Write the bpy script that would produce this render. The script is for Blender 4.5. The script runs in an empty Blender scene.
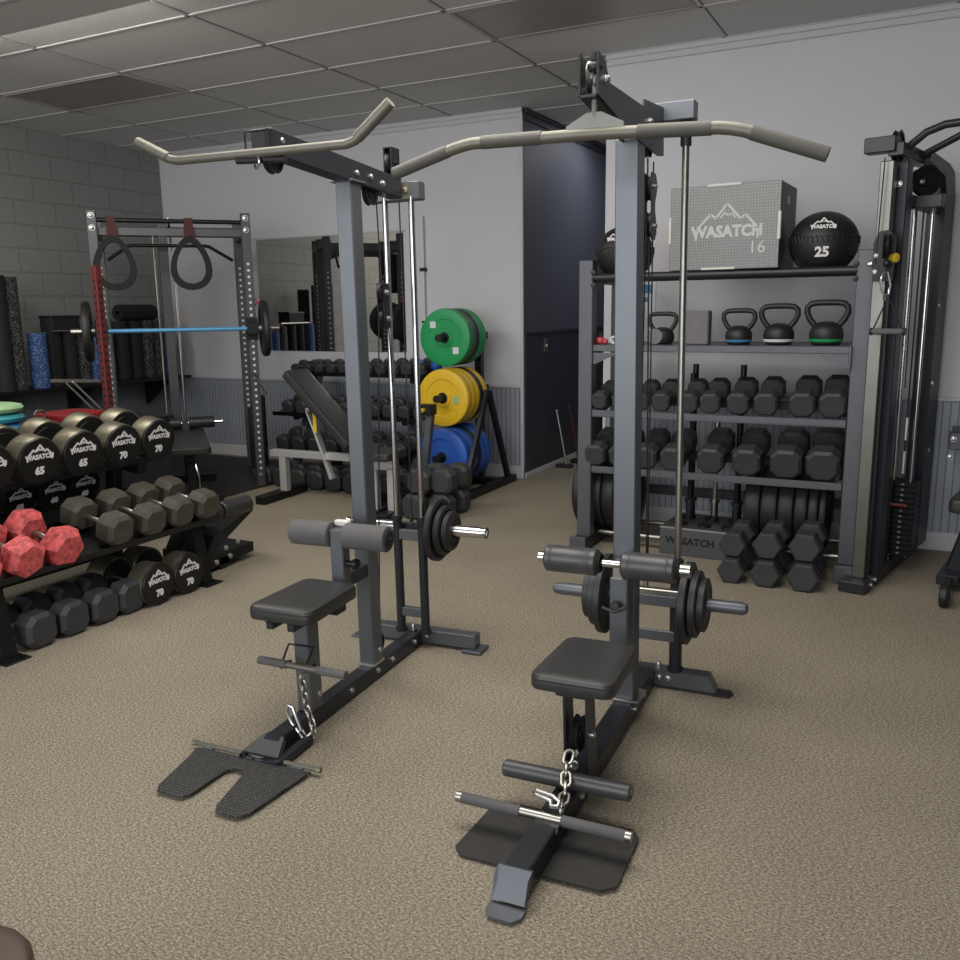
import bpy, bmesh, math, random
from mathutils import Vector, Matrix, Euler
random.seed(7)
PI = math.pi
C = bpy.context.scene.collection
def V(*a): return Vector(a)
def R(d): return math.radians(d)
def lin(c):
    f = lambda u: u/12.92 if u <= 0.04045 else ((u+0.055)/1.055)**2.4
    return tuple(f(x/255.0) for x in c) + (1.0,)

# ---------------------------------------------------------------- materials
def mat(name, rgb, rough=0.5, metal=0.0, spec=0.5, var=0.0, scale=30.0, bump=0.0, bscale=200.0):
    m = bpy.data.materials.new(name); m.use_nodes = True
    nt = m.node_tree; b = nt.nodes['Principled BSDF']
    col = lin(rgb)
    b.inputs['Base Color'].default_value = col
    b.inputs['Roughness'].default_value = rough
    b.inputs['Metallic'].default_value = metal
    b.inputs['Specular IOR Level'].default_value = spec
    tc = nt.nodes.new('ShaderNodeTexCoord')
    if var > 0:
        n = nt.nodes.new('ShaderNodeTexNoise'); n.inputs['Scale'].default_value = scale; n.inputs['Detail'].default_value = 4
        nt.links.new(tc.outputs['Object'], n.inputs['Vector'])
        r = nt.nodes.new('ShaderNodeValToRGB')
        r.color_ramp.elements[0].position = 0.3; r.color_ramp.elements[1].position = 0.7
        r.color_ramp.elements[0].color = tuple(c*(1-var) for c in col[:3]) + (1,)
        r.color_ramp.elements[1].color = tuple(min(1, c*(1+var)) for c in col[:3]) + (1,)
        nt.links.new(n.outputs['Fac'], r.inputs['Fac']); nt.links.new(r.outputs['Color'], b.inputs['Base Color'])
    if bump > 0:
        n2 = nt.nodes.new('ShaderNodeTexNoise'); n2.inputs['Scale'].default_value = bscale; n2.inputs['Detail'].default_value = 3
        nt.links.new(tc.outputs['Object'], n2.inputs['Vector'])
        bp = nt.nodes.new('ShaderNodeBump'); bp.inputs['Strength'].default_value = bump; bp.inputs['Distance'].default_value = 0.002
        nt.links.new(n2.outputs['Fac'], bp.inputs['Height']); nt.links.new(bp.outputs['Normal'], b.inputs['Normal'])
    return m

def carpet_mat():
    m = bpy.data.materials.new('carpet'); m.use_nodes = True
    nt = m.node_tree; b = nt.nodes['Principled BSDF']; b.inputs['Roughness'].default_value = 0.95
    b.inputs['Specular IOR Level'].default_value = 0.1
    tc = nt.nodes.new('ShaderNodeTexCoord')
    mp = nt.nodes.new('ShaderNodeMapping'); mp.inputs['Scale'].default_value = (1.0, 1.7, 1.0); mp.inputs['Rotation'].default_value = (0, 0, 0.5)
    nt.links.new(tc.outputs['Object'], mp.inputs['Vector'])
    n = nt.nodes.new('ShaderNodeTexNoise'); n.inputs['Scale'].default_value = 215; n.inputs['Detail'].default_value = 4; n.inputs['Roughness'].default_value = 0.8
    nt.links.new(mp.outputs['Vector'], n.inputs['Vector'])
    r = nt.nodes.new('ShaderNodeValToRGB'); e = r.color_ramp.elements
    e[0].position = 0.37; e[0].color = lin((80, 74, 65)); e[1].position = 0.63; e[1].color = lin((226, 216, 197))
    k = e.new(0.5); k.color = lin((154, 144, 126))
    n3 = nt.nodes.new('ShaderNodeTexNoise'); n3.inputs['Scale'].default_value = 100; n3.inputs['Detail'].default_value = 2
    nt.links.new(mp.outputs['Vector'], n3.inputs['Vector'])
    av = nt.nodes.new('ShaderNodeMix'); av.data_type = 'FLOAT'; av.inputs['Factor'].default_value = 0.3
    nt.links.new(n.outputs['Fac'], av.inputs['A']); nt.links.new(n3.outputs['Fac'], av.inputs['B'])
    nt.links.new(av.outputs['Result'], r.inputs['Fac'])
    n2 = nt.nodes.new('ShaderNodeTexNoise'); n2.inputs['Scale'].default_value = 1.3; n2.inputs['Detail'].default_value = 3
    nt.links.new(tc.outputs['Object'], n2.inputs['Vector'])
    mx = nt.nodes.new('ShaderNodeMix'); mx.data_type = 'RGBA'; mx.blend_type = 'MULTIPLY'; mx.inputs['Factor'].default_value = 0.35
    nt.links.new(r.outputs['Color'], mx.inputs['A']); nt.links.new(n2.outputs['Fac'], mx.inputs['B'])
    nt.links.new(mx.outputs['Result'], b.inputs['Base Color'])
    bp = nt.nodes.new('ShaderNodeBump'); bp.inputs['Strength'].default_value = 0.6; bp.inputs['Distance'].default_value = 0.004
    nt.links.new(n.outputs['Fac'], bp.inputs['Height']); nt.links.new(bp.outputs['Normal'], b.inputs['Normal'])
    return m

def brick_mat(name, rgb, mortar, axis, bw, bh, msize=0.012, off=0.5, var=0.04, bump=0.35, origin=(0, 0, 0), smooth=0.2):
    """blocks / tiles laid on a plane; axis: which object axes are the horizontal and vertical of the pattern"""
    m = bpy.data.materials.new(name); m.use_nodes = True
    nt = m.node_tree; b = nt.nodes['Principled BSDF']; b.inputs['Roughness'].default_value = 0.75
    b.inputs['Specular IOR Level'].default_value = 0.25
    tc = nt.nodes.new('ShaderNodeTexCoord'); sp = nt.nodes.new('ShaderNodeSeparateXYZ'); cb = nt.nodes.new('ShaderNodeCombineXYZ')
    nt.links.new(tc.outputs['Object'], sp.inputs['Vector'])
    nt.links.new(sp.outputs[axis[0]], cb.inputs['X']); nt.links.new(sp.outputs[axis[1]], cb.inputs['Y'])
    mp = nt.nodes.new('ShaderNodeMapping'); mp.inputs['Location'].default_value = origin
    nt.links.new(cb.outputs['Vector'], mp.inputs['Vector'])
    br = nt.nodes.new('ShaderNodeTexBrick'); br.inputs['Scale'].default_value = 1.0
    br.offset = off
    br.inputs['Brick Width'].default_value = bw; br.inputs['Row Height'].default_value = bh
    br.inputs['Mortar Size'].default_value = msize; br.inputs['Mortar Smooth'].default_value = smooth
    c = lin(rgb)
    br.inputs['Color1'].default_value = c
    br.inputs['Color2'].default_value = tuple(x*(1-var) for x in c[:3]) + (1,)
    br.inputs['Mortar'].default_value = lin(mortar)
    nt.links.new(mp.outputs['Vector'], br.inputs['Vector'])
    n = nt.nodes.new('ShaderNodeTexNoise'); n.inputs['Scale'].default_value = 25; n.inputs['Detail'].default_value = 6
    nt.links.new(tc.outputs['Object'], n.inputs['Vector'])
    mx = nt.nodes.new('ShaderNodeMix'); mx.data_type = 'RGBA'; mx.blend_type = 'OVERLAY'; mx.inputs['Factor'].default_value = 0.15
    nt.links.new(br.outputs['Color'], mx.inputs['A']); nt.links.new(n.outputs['Fac'], mx.inputs['B'])
    nt.links.new(mx.outputs['Result'], b.inputs['Base Color'])
    bp = nt.nodes.new('ShaderNodeBump'); bp.inputs['Strength'].default_value = bump; bp.inputs['Distance'].default_value = 0.01; bp.invert = True
    nt.links.new(br.outputs['Fac'], bp.inputs['Height']); nt.links.new(bp.outputs['Normal'], b.inputs['Normal'])
    return m

def bead_mat(name, rgb, axis, pitch=0.05, rough=0.5):
    """bead board: narrow vertical grooves"""
    m = bpy.data.materials.new(name); m.use_nodes = True
    nt = m.node_tree; b = nt.nodes['Principled BSDF']; b.inputs['Roughness'].default_value = rough
    tc = nt.nodes.new('ShaderNodeTexCoord'); sp = nt.nodes.new('ShaderNodeSeparateXYZ')
    nt.links.new(tc.outputs['Object'], sp.inputs['Vector'])
    d = nt.nodes.new('ShaderNodeMath'); d.operation = 'DIVIDE'; d.inputs[1].default_value = pitch
    nt.links.new(sp.outputs[axis], d.inputs[0])
    fr = nt.nodes.new('ShaderNodeMath'); fr.operation = 'FRACT'; nt.links.new(d.outputs[0], fr.inputs[0])
    r = nt.nodes.new('ShaderNodeValToRGB'); e = r.color_ramp.elements
    e[0].position = 0.0; e[0].color = (0.35, 0.35, 0.35, 1); e[1].position = 0.22; e[1].color = (1, 1, 1, 1)
    e[0].position = 0.08
    nt.links.new(fr.outputs[0], r.inputs['Fac'])
    mx = nt.nodes.new('ShaderNodeMix'); mx.data_type = 'RGBA'; mx.blend_type = 'MULTIPLY'; mx.inputs['Factor'].default_value = 0.8
    mx.inputs['A'].default_value = lin(rgb); nt.links.new(r.outputs['Color'], mx.inputs['B'])
    nt.links.new(mx.outputs['Result'], b.inputs['Base Color'])
    bp = nt.nodes.new('ShaderNodeBump'); bp.inputs['Strength'].default_value = 0.5; bp.inputs['Distance'].default_value = 0.006
    nt.links.new(r.outputs['Color'], bp.inputs['Height']); nt.links.new(bp.outputs['Normal'], b.inputs['Normal'])
    return m

def speckle_mat(name, base, dots, scale=60, lo=0.55, hi=0.62):
    m = bpy.data.materials.new(name); m.use_nodes = True
    nt = m.node_tree; b = nt.nodes['Principled BSDF']; b.inputs['Roughness'].default_value = 0.8
    tc = nt.nodes.new('ShaderNodeTexCoord')
    n = nt.nodes.new('ShaderNodeTexNoise'); n.inputs['Scale'].default_value = scale; n.inputs['Detail'].default_value = 2
    nt.links.new(tc.outputs['Object'], n.inputs['Vector'])
    r = nt.nodes.new('ShaderNodeValToRGB'); e = r.color_ramp.elements
    e[0].position = lo; e[0].color = lin(base); e[1].position = hi; e[1].color = lin(dots)
    nt.links.new(n.outputs['Fac'], r.inputs['Fac']); nt.links.new(r.outputs['Color'], b.inputs['Base Color'])
    return m

def perf_mat(name, rgb, dot, axis=('X', 'Z'), pitch=0.012, rough=0.4, metal=0.6):
    """sheet metal with a dotted (perforated / diamond) pattern"""
    m = mat(name, rgb, rough, metal)
    nt = m.node_tree; b = nt.nodes['Principled BSDF']
    tc = nt.nodes.new('ShaderNodeTexCoord')
    mp = nt.nodes.new('ShaderNodeMapping'); mp.inputs['Rotation'].default_value = (0, 0, 0)
    vo = nt.nodes.new('ShaderNodeTexVoronoi'); vo.feature = 'F1'; vo.inputs['Scale'].default_value = 1.0/pitch; vo.inputs['Randomness'].default_value = 0.15
    nt.links.new(tc.outputs['Object'], vo.inputs['Vector'])
    r = nt.nodes.new('ShaderNodeValToRGB'); e = r.color_ramp.elements
    e[0].position = 0.25; e[0].color = lin(dot); e[1].position = 0.4; e[1].color = lin(rgb)
    nt.links.new(vo.outputs['Distance'], r.inputs['Fac']); nt.links.new(r.outputs['Color'], b.inputs['Base Color'])
    return m

M = {}
M['frame'] = mat('dark powder coat', (104, 108, 114), 0.42, 0.6, var=0.05, scale=8)
M['power_grey'] = mat('power rack grey', (82, 83, 86), 0.45, 0.4, var=0.06, scale=8)
M['post_steel'] = mat('post steel', (128, 128, 124), 0.36, 0.95, var=0.08, scale=6)
M['hanger_grey'] = mat('cast hanger', (126, 126, 122), 0.5, 0.5, var=0.05)
M['frame_dark'] = mat('black powder coat', (46, 48, 54), 0.38, 0.3, var=0.08, scale=10)
M['black'] = mat('satin black steel', (26, 26, 29), 0.45, 0.1, var=0.1)
M['rack_black'] = mat('black rack paint', (20, 20, 22), 0.4, 0.2, var=0.1)
M['rack_grey'] = mat('grey rack paint', (92, 94, 99), 0.45, 0.5, var=0.06, scale=8)
M['chrome'] = mat('chrome', (205, 205, 205), 0.18, 1.0, var=0.02)
M['brush'] = mat('brushed steel', (168, 165, 158), 0.34, 1.0, var=0.05)
M['bar_steel'] = mat('pewter bar coat', (112, 110, 101), 0.5, 0.6, var=0.05)
M['grip'] = mat('knurled grip', (96, 95, 90), 0.6, 0.5, bump=0.6, bscale=900)
M['bolt'] = mat('zinc bolt', (200, 200, 200), 0.3, 0.9, var=0.03)
M['vinyl'] = mat('black vinyl', (50, 50, 50), 0.38, 0.0, bump=0.12, bscale=700, var=0.05)
M['foam'] = mat('grey foam', (92, 91, 92), 0.85, 0.0, bump=0.25, bscale=500, var=0.05)
M['rollvinyl'] = mat('glossy roller vinyl', (72, 72, 74), 0.36, 0.15, bump=0.1, bscale=400, var=0.05)
M['iron'] = mat('cast iron', (58, 58, 60), 0.5, 0.45, bump=0.15, bscale=300, var=0.08)
M['rubber'] = mat('rubber hex', (54, 55, 58), 0.55, 0.0, bump=0.2, bscale=400, var=0.1)
M['rubber_warm'] = mat('dusty rubber', (70, 66, 57), 0.6, 0.0, bump=0.2, bscale=400, var=0.15)
M['bumper'] = mat('bumper rubber', (30, 30, 32), 0.5, 0.0, bump=0.1, bscale=300, var=0.1)
M['urethane'] = mat('black urethane', (17, 17, 18), 0.45, 0.0, var=0.08)
M['rim'] = mat('champagne steel rim', (140, 136, 119), 0.42, 0.9, var=0.05)
M['white_ink'] = mat('white lettering', (225, 225, 225), 0.6, 0.0, var=0.02)
M['grey_ink'] = mat('faint lettering', (130, 132, 134), 0.6, 0.0, var=0.02)
M['dark_ink'] = mat('dark lettering', (20, 21, 24), 0.6, 0.0, var=0.02)
M['pink'] = mat('pink wrap', (196, 84, 86), 0.6, 0.0, var=0.5, scale=38, bump=0.5, bscale=60)
M['pink_lite'] = mat('pale pink wrap', (226, 130, 122), 0.55, 0.0, var=0.2, scale=40, bump=0.4, bscale=60)
M['green'] = mat('green bumper', (30, 150, 88), 0.45, 0.0, var=0.05, bump=0.06)
M['yellow'] = mat('yellow bumper', (226, 184, 34), 0.45, 0.0, var=0.05, bump=0.06)
M['blue'] = mat('blue bumper', (40, 92, 186), 0.45, 0.0, var=0.05, bump=0.06)
M['green_dim'] = mat('dark green rubber', (70, 92, 78), 0.5, 0.0, var=0.08)
M['sky'] = mat('pale blue bar', (92, 160, 205), 0.4, 0.2, var=0.04)
M['red'] = mat('red paint', (106, 42, 42), 0.5, 0.1, var=0.1)
M['redpad'] = mat('red vinyl', (122, 16, 20), 0.5, 0.0, var=0.05)
M['teal'] = mat('teal rubber', (56, 150, 160), 0.5, 0.0, var=0.05)
M['lime'] = mat('pale green rubber', (150, 185, 140), 0.5, 0.0, var=0.05)
M['mat'] = mat('rubber mat', (46, 44, 42), 0.7, 0.0, var=0.15, scale=40, bump=0.2)
M['strap'] = mat('black nylon', (15, 15, 16), 0.75, 0.0, bump=0.3, bscale=500, var=0.1)
M['strap_red'] = mat('dark red nylon', (72, 34, 36), 0.75, 0.0, bump=0.3, bscale=500, var=0.1)
M['silver'] = mat('silver paint', (196, 196, 196), 0.4, 0.45, var=0.04)
M['plyo'] = perf_mat('dotted grey box', (112, 114, 114), (134, 136, 136), pitch=0.015, rough=0.45, metal=0.35)
M['plyo_side'] = mat('dark box side', (84, 82, 82), 0.5, 0.3, var=0.1)
M['whitefoam'] = mat('white foam strip', (212, 212, 206), 0.7, 0.0, var=0.03)
M['diamond'] = perf_mat('diamond plate', (50, 50, 50), (96, 96, 94), pitch=0.013, rough=0.5, metal=0.3)
M['block'] = mat('grey foam block', (112, 110, 112), 0.85, 0.0, var=0.06, bump=0.2)
M['wallp'] = mat('painted wall', (206, 206, 211), 0.7, 0.0, 0.25, var=0.02, scale=3, bump=0.08, bscale=120)
M['walldark'] = mat('dark painted wall', (84, 86, 98), 0.55, 0.0, 0.3, var=0.03, scale=3, bump=0.06, bscale=120)
M['trimw'] = mat('wall trim paint', (196, 197, 202), 0.5, 0.0, var=0.02)
M['trimd'] = mat('dark trim paint', (40, 43, 54), 0.45, 0.0, var=0.03)
M['bead'] = bead_mat('bead board', (152, 158, 170), 'X', 0.042)
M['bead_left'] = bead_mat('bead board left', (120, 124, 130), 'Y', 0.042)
M['bead_dark'] = bead_mat('dark bead board', (54, 58, 70), 'Y', 0.055, 0.4)
M['cmu'] = brick_mat('painted block wall', (136, 136, 136), (122, 122, 121), ('Y', 'Z'), 0.4, 0.2, 0.008, 0.5, origin=(0.12, 0.0, 0))
M['tile'] = mat('ceiling tile', (205, 205, 205), 0.9, 0.0, 0.1, var=0.05, scale=60, bump=0.3, bscale=300)
M['grid'] = mat('ceiling grid', (190, 190, 190), 0.5, 0.0, var=0.02)
M['grid_shade'] = mat('shadow line', (112, 112, 112), 0.8, 0.0, var=0.02)
M['fixture'] = mat('unlit diffuser', (148, 141, 135), 0.4, 0.0, var=0.04, scale=4)
M['carpet'] = carpet_mat()
M['roll_black'] = speckle_mat('black roller', (24, 24, 26), (52, 52, 57), 110, 0.6, 0.7)
M['roll_speck'] = speckle_mat('speckled roller', (24, 24, 26), (132, 132, 132), 110, 0.52, 0.66)
M['roll_blue'] = speckle_mat('blue roller', (40, 66, 112), (104, 138, 186), 70, 0.5, 0.68)
M['mirror'] = mat('mirror glass', (228, 228, 226), 0.02, 1.0)
M['paper'] = mat('white card', (214, 218, 222), 0.6, 0.0, var=0.02)
M['ink_blue'] = mat('blue print', (66, 130, 175), 0.6, 0.0, var=0.02)
M['brown'] = mat('brown vinyl', (80, 66, 56), 0.45, 0.0, var=0.06)
M['yellow_knob'] = mat('yellow plastic', (220, 190, 40), 0.45, 0.0, var=0.03)
M['red_toy'] = mat('red and pink plastic', (190, 70, 84), 0.5, 0.0, var=0.3, scale=60)
M['plyo_ink'] = mat('plyo lettering', (186, 188, 187), 0.6, 0.1, var=0.02)
M['cable'] = mat('black cable', (36, 36, 38), 0.5, 0.2, var=0.03)
M['stack'] = mat('weight stack black', (18, 18, 20), 0.45, 0.3, var=0.05)
M['panel'] = mat('dark panel', (38, 40, 50), 0.4, 0.2, var=0.05)

# ---------------------------------------------------------------- mesh builder
def basis(d):
    d = d.normalized()
    h = Vector((0, 0, 1)) if abs(d.z) < 0.95 else Vector((1, 0, 0))
    x = h.cross(d).normalized(); y = d.cross(x).normalized()
    return x, y, d

SPLIT = {'bolt', 'boom_bolt', 'pulley_bolt', 'carriage_bolt', 'grip', 'cable', 'sticker', 'hinge_tab', 'end_cap', 'seat_bracket', 'pull_up_handle', 'corner_strip', 'brace', 'clip', 'roller_bracket', 'socket', 'peg', 'peg_mount', 'stack_head', 'side_arm', 'floating_pulley'}
class MB:
    def __init__(s): s.bm = bmesh.new(); s.mi = 0
    def _f(s, vs):
        try:
            f = s.bm.faces.new(vs); f.material_index = s.mi; return f
        except ValueError: return None
    def box(s, x0, x1, y0, y1, z0, z1, bev=0.003, m=None):
        t = bmesh.new()
        bmesh.ops.create_cube(t, size=1.0)
        for v in t.verts:
            v.co = Vector(((x0+x1)/2 + v.co.x*(x1-x0), (y0+y1)/2 + v.co.y*(y1-y0), (z0+z1)/2 + v.co.z*(z1-z0)))
        b = min(bev, abs(x1-x0)*0.3, abs(y1-y0)*0.3, abs(z1-z0)*0.3)
        if b > 0: bmesh.ops.bevel(t, geom=list(t.edges), offset=b, segments=1, affect='EDGES')
        s.merge(t, m); return s
    def merge(s, t, m=None):
        if m is not None: bmesh.ops.transform(t, matrix=m, verts=t.verts)
        mp = {}
        for v in t.verts: mp[v] = s.bm.verts.new(v.co)
        for f in t.faces: s._f([mp[v] for v in f.verts])
        t.free()
    def bar(s, p0, p1, w, h, bev=0.003, up=None):
        """rectangular tube from p0 to p1, w across, h along 'up'"""
        p0, p1 = Vector(p0), Vector(p1); d = (p1-p0); L = d.length; d.normalize()
        u = Vector(up) if up else Vector((0, 0, 1))
        if abs(d.dot(u)) > 0.98: u = Vector((0, 1, 0))
        x = d.cross(u).normalized(); u = x.cross(d).normalized()
        m = Matrix((x.to_4d(), d.to_4d(), u.to_4d(), (0, 0, 0, 1))).transposed()
        m[0][3], m[1][3], m[2][3] = p0; m[3] = (0, 0, 0, 1)
        s.box(-w/2, w/2, 0, L, -h/2, h/2, bev, m); return s
    def tube(s, pts, r, seg=14, closed=False, caps=True):
        pts = [Vector(p) for p in pts]; n = len(pts)
        rr = r if isinstance(r, (list, tuple)) else [r]*n
        rings = []; prev = None
        for i, p in enumerate(pts):
            if closed: t = (pts[(i+1) % n]-pts[i-1])
            elif i == 0: t = pts[1]-p
            elif i == n-1: t = p-pts[i-1]
            else: t = (pts[i+1]-p).normalized()+(p-pts[i-1]).normalized()
            t.normalize()
            if prev is None: x, y, _ = basis(t)
            else:
                x = prev-t*prev.dot(t)
                if x.length < 1e-6: x = basis(t)[0]
                x.normalize(); y = t.cross(x)
            prev = x
            rings.append([s.bm.verts.new(p+(x*math.cos(2*PI*k/seg)+y*math.sin(2*PI*k/seg))*rr[i]) for k in range(seg)])
        m = n if closed else n-1
        for i in range(m):
            a, b = rings[i], rings[(i+1) % n]
            for k in range(seg): s._f([a[k], a[(k+1) % seg], b[(k+1) % seg], b[k]])
        if caps and not closed:
            s._f(rings[0][::-1]); s._f(rings[-1])
        return s
    def cyl(s, p0, p1, r, seg=20, bev=0.0):
        p0, p1 = Vector(p0), Vector(p1)
        if bev <= 0: return s.tube([p0, p1], r, seg)
        d = (p1-p0).normalized()
        return s.lathe([(0, 0), (r-bev, 0), (r, bev), (r, (p1-p0).length-bev), (r-bev, (p1-p0).length), (0, (p1-p0).length)], p0, d, seg)
    def lathe(s, prof, o, d, seg=24):
        """prof: (radius, height along d)"""
        o = Vector(o); x, y, d = basis(Vector(d)); rings = []
        for r, h in prof:
            if r < 1e-6: rings.append([s.bm.verts.new(o+d*h)])
            else: rings.append([s.bm.verts.new(o+d*h+(x*math.cos(2*PI*k/seg)+y*math.sin(2*PI*k/seg))*r) for k in range(seg)])
        for a, b in zip(rings[:-1], rings[1:]):
            for k in range(seg):
                k2 = (k+1) % seg
                if len(a) == 1 and len(b) == 1: continue
                if len(a) == 1: s._f([a[0], b[k2], b[k]])
                elif len(b) == 1: s._f([a[k], a[k2], b[0]])
                else: s._f([a[k], a[k2], b[k2], b[k]])
        return s
    def prism(s, pts, off, m=None):
        """extrude a planar polygon of 3D points by the vector off"""
        off = Vector(off); a = [s.bm.verts.new(Vector(p) if m is None else m @ Vector(p)) for p in pts]
        o = off if m is None else m.to_3x3() @ off
        b = [s.bm.verts.new(v.co+o) for v in a]; n = len(a)
        s._f(a[::-1]); s._f(b)
        for i in range(n): s._f([a[i], a[(i+1) % n], b[(i+1) % n], b[i]])
        return s
    def loft(s, rings, caps=True, closed_end=True):
        vs = [[s.bm.verts.new(Vector(p)) for p in r] for r in rings]; n = len(vs[0])
        for a, b in zip(vs[:-1], vs[1:]):
            for k in range(n): s._f([a[k], a[(k+1) % n], b[(k+1) % n], b[k]])
        if caps: s._f(vs[0][::-1]); s._f(vs[-1])
        return s
    def torus(s, o, d, R_, r, seg=28, rs=10, sx=1.0, sy=1.0):
        o = Vector(o); x, y, d = basis(Vector(d))
        return s.tube([o+x*math.cos(2*PI*k/seg)*R_*sx+y*math.sin(2*PI*k/seg)*R_*sy for k in range(seg)], r, rs, closed=True)
    def bolt(s, p, d, r=0.009, h=0.008):
        return s.lathe([(0, -0.004), (r*1.25, -0.004), (r*1.25, 0.002), (r, 0.002), (r, h*0.7), (r*0.6, h), (0, h)], p, d, 10)
    def sphere(s, o, r, seg=16, rings=10, sz=1.0):
        return s.lathe([(r*math.sin(PI*i/rings), -r*sz*math.cos(PI*i/rings)) for i in range(rings+1)], o, (0, 0, 1), seg)
    def mesh(s, name, smooth=True, ang=35):
        bmesh.ops.recalc_face_normals(s.bm, faces=s.bm.faces)
        me = bpy.data.meshes.new(name); s.bm.to_mesh(me); s.bm.free()
        if smooth:
            me.polygons.foreach_set('use_smooth', [True]*len(me.polygons))
            me.set_sharp_from_angle(angle=R(ang))
        return me
    def islands(s):
        todo = set(s.bm.verts); out = []
        while todo:
            st = [todo.pop()]; isl = set(st)
            while st:
                for e in st.pop().link_edges:
                    for v in e.verts:
                        if v in todo: todo.discard(v); isl.add(v); st.append(v)
            out.append(isl)
        return out
    def obj(s, name, m, parent=None, loc=None, rz=None, rot=None, ang=35, label=None):
        if name in SPLIT and parent is not None:
            s.bm.verts.index_update(); isl = s.islands()
            if len(isl) > 1:
                o = None
                for k in isl:
                    b = MB(); mp = {v: b.bm.verts.new(v.co) for v in sorted(k, key=lambda v: v.index)}
                    for f in s.bm.faces:
                        if f.verts[0] in mp: b._f([mp[v] for v in f.verts])
                    o = b.obj(name, m, parent, loc, rz, rot, ang, label)
                s.bm.free(); return o
        me = s.mesh(name, True, ang)
        ms = m if isinstance(m, (list, tuple)) else [m]
        for k in ms: me.materials.append(M[k] if isinstance(k, str) else k)
        o = bpy.data.objects.new(name, me); C.objects.link(o)
        if parent is not None: o.parent = parent
        if loc is not None: o.location = loc
        if rz is not None: o.rotation_euler = (0, 0, rz)
        if rot is not None: o.rotation_euler = rot
        if label: o['label'] = label
        return o

def tag(o, label, cat, group=None, kind=None):
    o['label'] = label; o['category'] = cat
    if group: o['group'] = group
    if kind: o['kind'] = kind
    return o
def thing(name, label, cat, loc=(0, 0, 0), rz=0.0, group=None, rot=None):
    o = bpy.data.objects.new(name, None); C.objects.link(o); o.empty_display_size = 0.1
    o.location = loc; o.rotation_euler = rot if rot is not None else (0, 0, rz)
    return tag(o, label, cat, group)
def struct(name, mb, m, parent=None, ang=35):
    o = mb.obj(name, m, parent, ang=ang)
    if parent is None: o['kind'] = 'structure'
    return o
def copy_tree(o, parent=None):
    c = o.copy(); C.objects.link(c)
    if parent is not None: c.parent = parent
    for ch in list(o.children): copy_tree(ch, c)
    return c
ORD = ['first', 'second', 'third', 'fourth', 'fifth', 'sixth', 'seventh', 'eighth', 'ninth', 'tenth', 'eleventh', 'twelfth', 'thirteenth', 'fourteenth']

# ---------------------------------------------------------------- lettering
def text_mesh(body, size, mtx, m, name, parent, depth=0.001, shear=0.0, bold=0.0, sx=1.0):
    cu = bpy.data.curves.new('lettering', 'FONT'); cu.body = body; cu.size = size; cu.extrude = depth
    cu.align_x = 'CENTER'; cu.align_y = 'CENTER'; cu.shear = shear; cu.offset = bold; cu.resolution_u = 2
    t = bpy.data.objects.new('lettering', cu); C.objects.link(t)
    dg = bpy.context.evaluated_depsgraph_get(); dg.update()
    me = bpy.data.meshes.new_from_object(t.evaluated_get(dg))
    bpy.data.objects.remove(t); bpy.data.curves.remove(cu)
    me.transform(mtx @ Matrix.Diagonal((sx, 1, 1, 1)))
    me.materials.clear(); me.materials.append(M[m]); me.name = name
    o = bpy.data.objects.new(name, me); C.objects.link(o); o.parent = parent
    return o
def face_px(x, y, z):   # text plane facing +X
    return Matrix(((0, 0, 1, x), (1, 0, 0, y), (0, 1, 0, z), (0, 0, 0, 1)))
def face_ny(x, y, z):   # text plane facing -Y
    return Matrix(((1, 0, 0, x), (0, 0, -1, y), (0, 1, 0, z), (0, 0, 0, 1)))
def mountain_logo(mtx, w, m, parent, name='mountain_logo', thick=0.05, letters=True):
    """three-peak outline over a row of capital letters; unit width w"""
    mb = MB()
    P = [(-0.5, 0.02), (-0.27, 0.26), (-0.18, 0.19), (0.0, 0.42), (0.22, 0.17), (0.3, 0.23), (0.5, 0.02)]
    def stroke(pts, th):
        for (a, b) in zip(pts[:-1], pts[1:]):
            a = Vector((a[0], a[1], 0))*w; b = Vector((b[0], b[1], 0))*w; d = (b-a).normalized(); n = Vector((-d.y, d.x, 0))*th*w
            e = d*th*w*0.6
            mb.prism([mtx @ p for p in (a-e-n, b+e-n, b+e+n, a-e+n)], mtx.to_3x3() @ Vector((0, 0, 0.0012)))
    stroke(P, thick*0.55)
    stroke([(-0.1, 0.2), (-0.03, 0.28), (0.02, 0.22), (0.08, 0.27), (0.13, 0.2)], thick*0.4)
    stroke([(-0.5, 0.02), (-0.5, -0.14)], thick*0.5); stroke([(0.5, 0.02), (0.5, -0.14)], thick*0.5)
    o = mb.obj(name, m, parent)
    if letters:
        text_mesh('WASATCH', w*0.25, mtx @ Matrix.Translation((0, -w*0.03, 0)), m, 'lettering', parent, bold=w*0.012, sx=0.95)
    return o

# ================================================================= camera
CAMZ = 1.441
cam = bpy.data.cameras.new('camera'); co = bpy.data.objects.new('camera', cam); C.objects.link(co)
ca, cb_, cc = V(.89096964, .45384722, -.01399292), V(-.07527576, .17802789, .981142), V(-.4477797, .87311441, -.19278114)
mw = Matrix.Identity(4)
for i in range(3): mw[i][0] = ca[i]; mw[i][1] = cb_[i]; mw[i][2] = -cc[i]
mw[0][3], mw[1][3], mw[2][3] = 0, 0, CAMZ
co.matrix_world = mw
cam.sensor_width = 36; cam.lens = 874.595*36/960; cam.clip_start = 0.02
bpy.context.scene.camera = co

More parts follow.
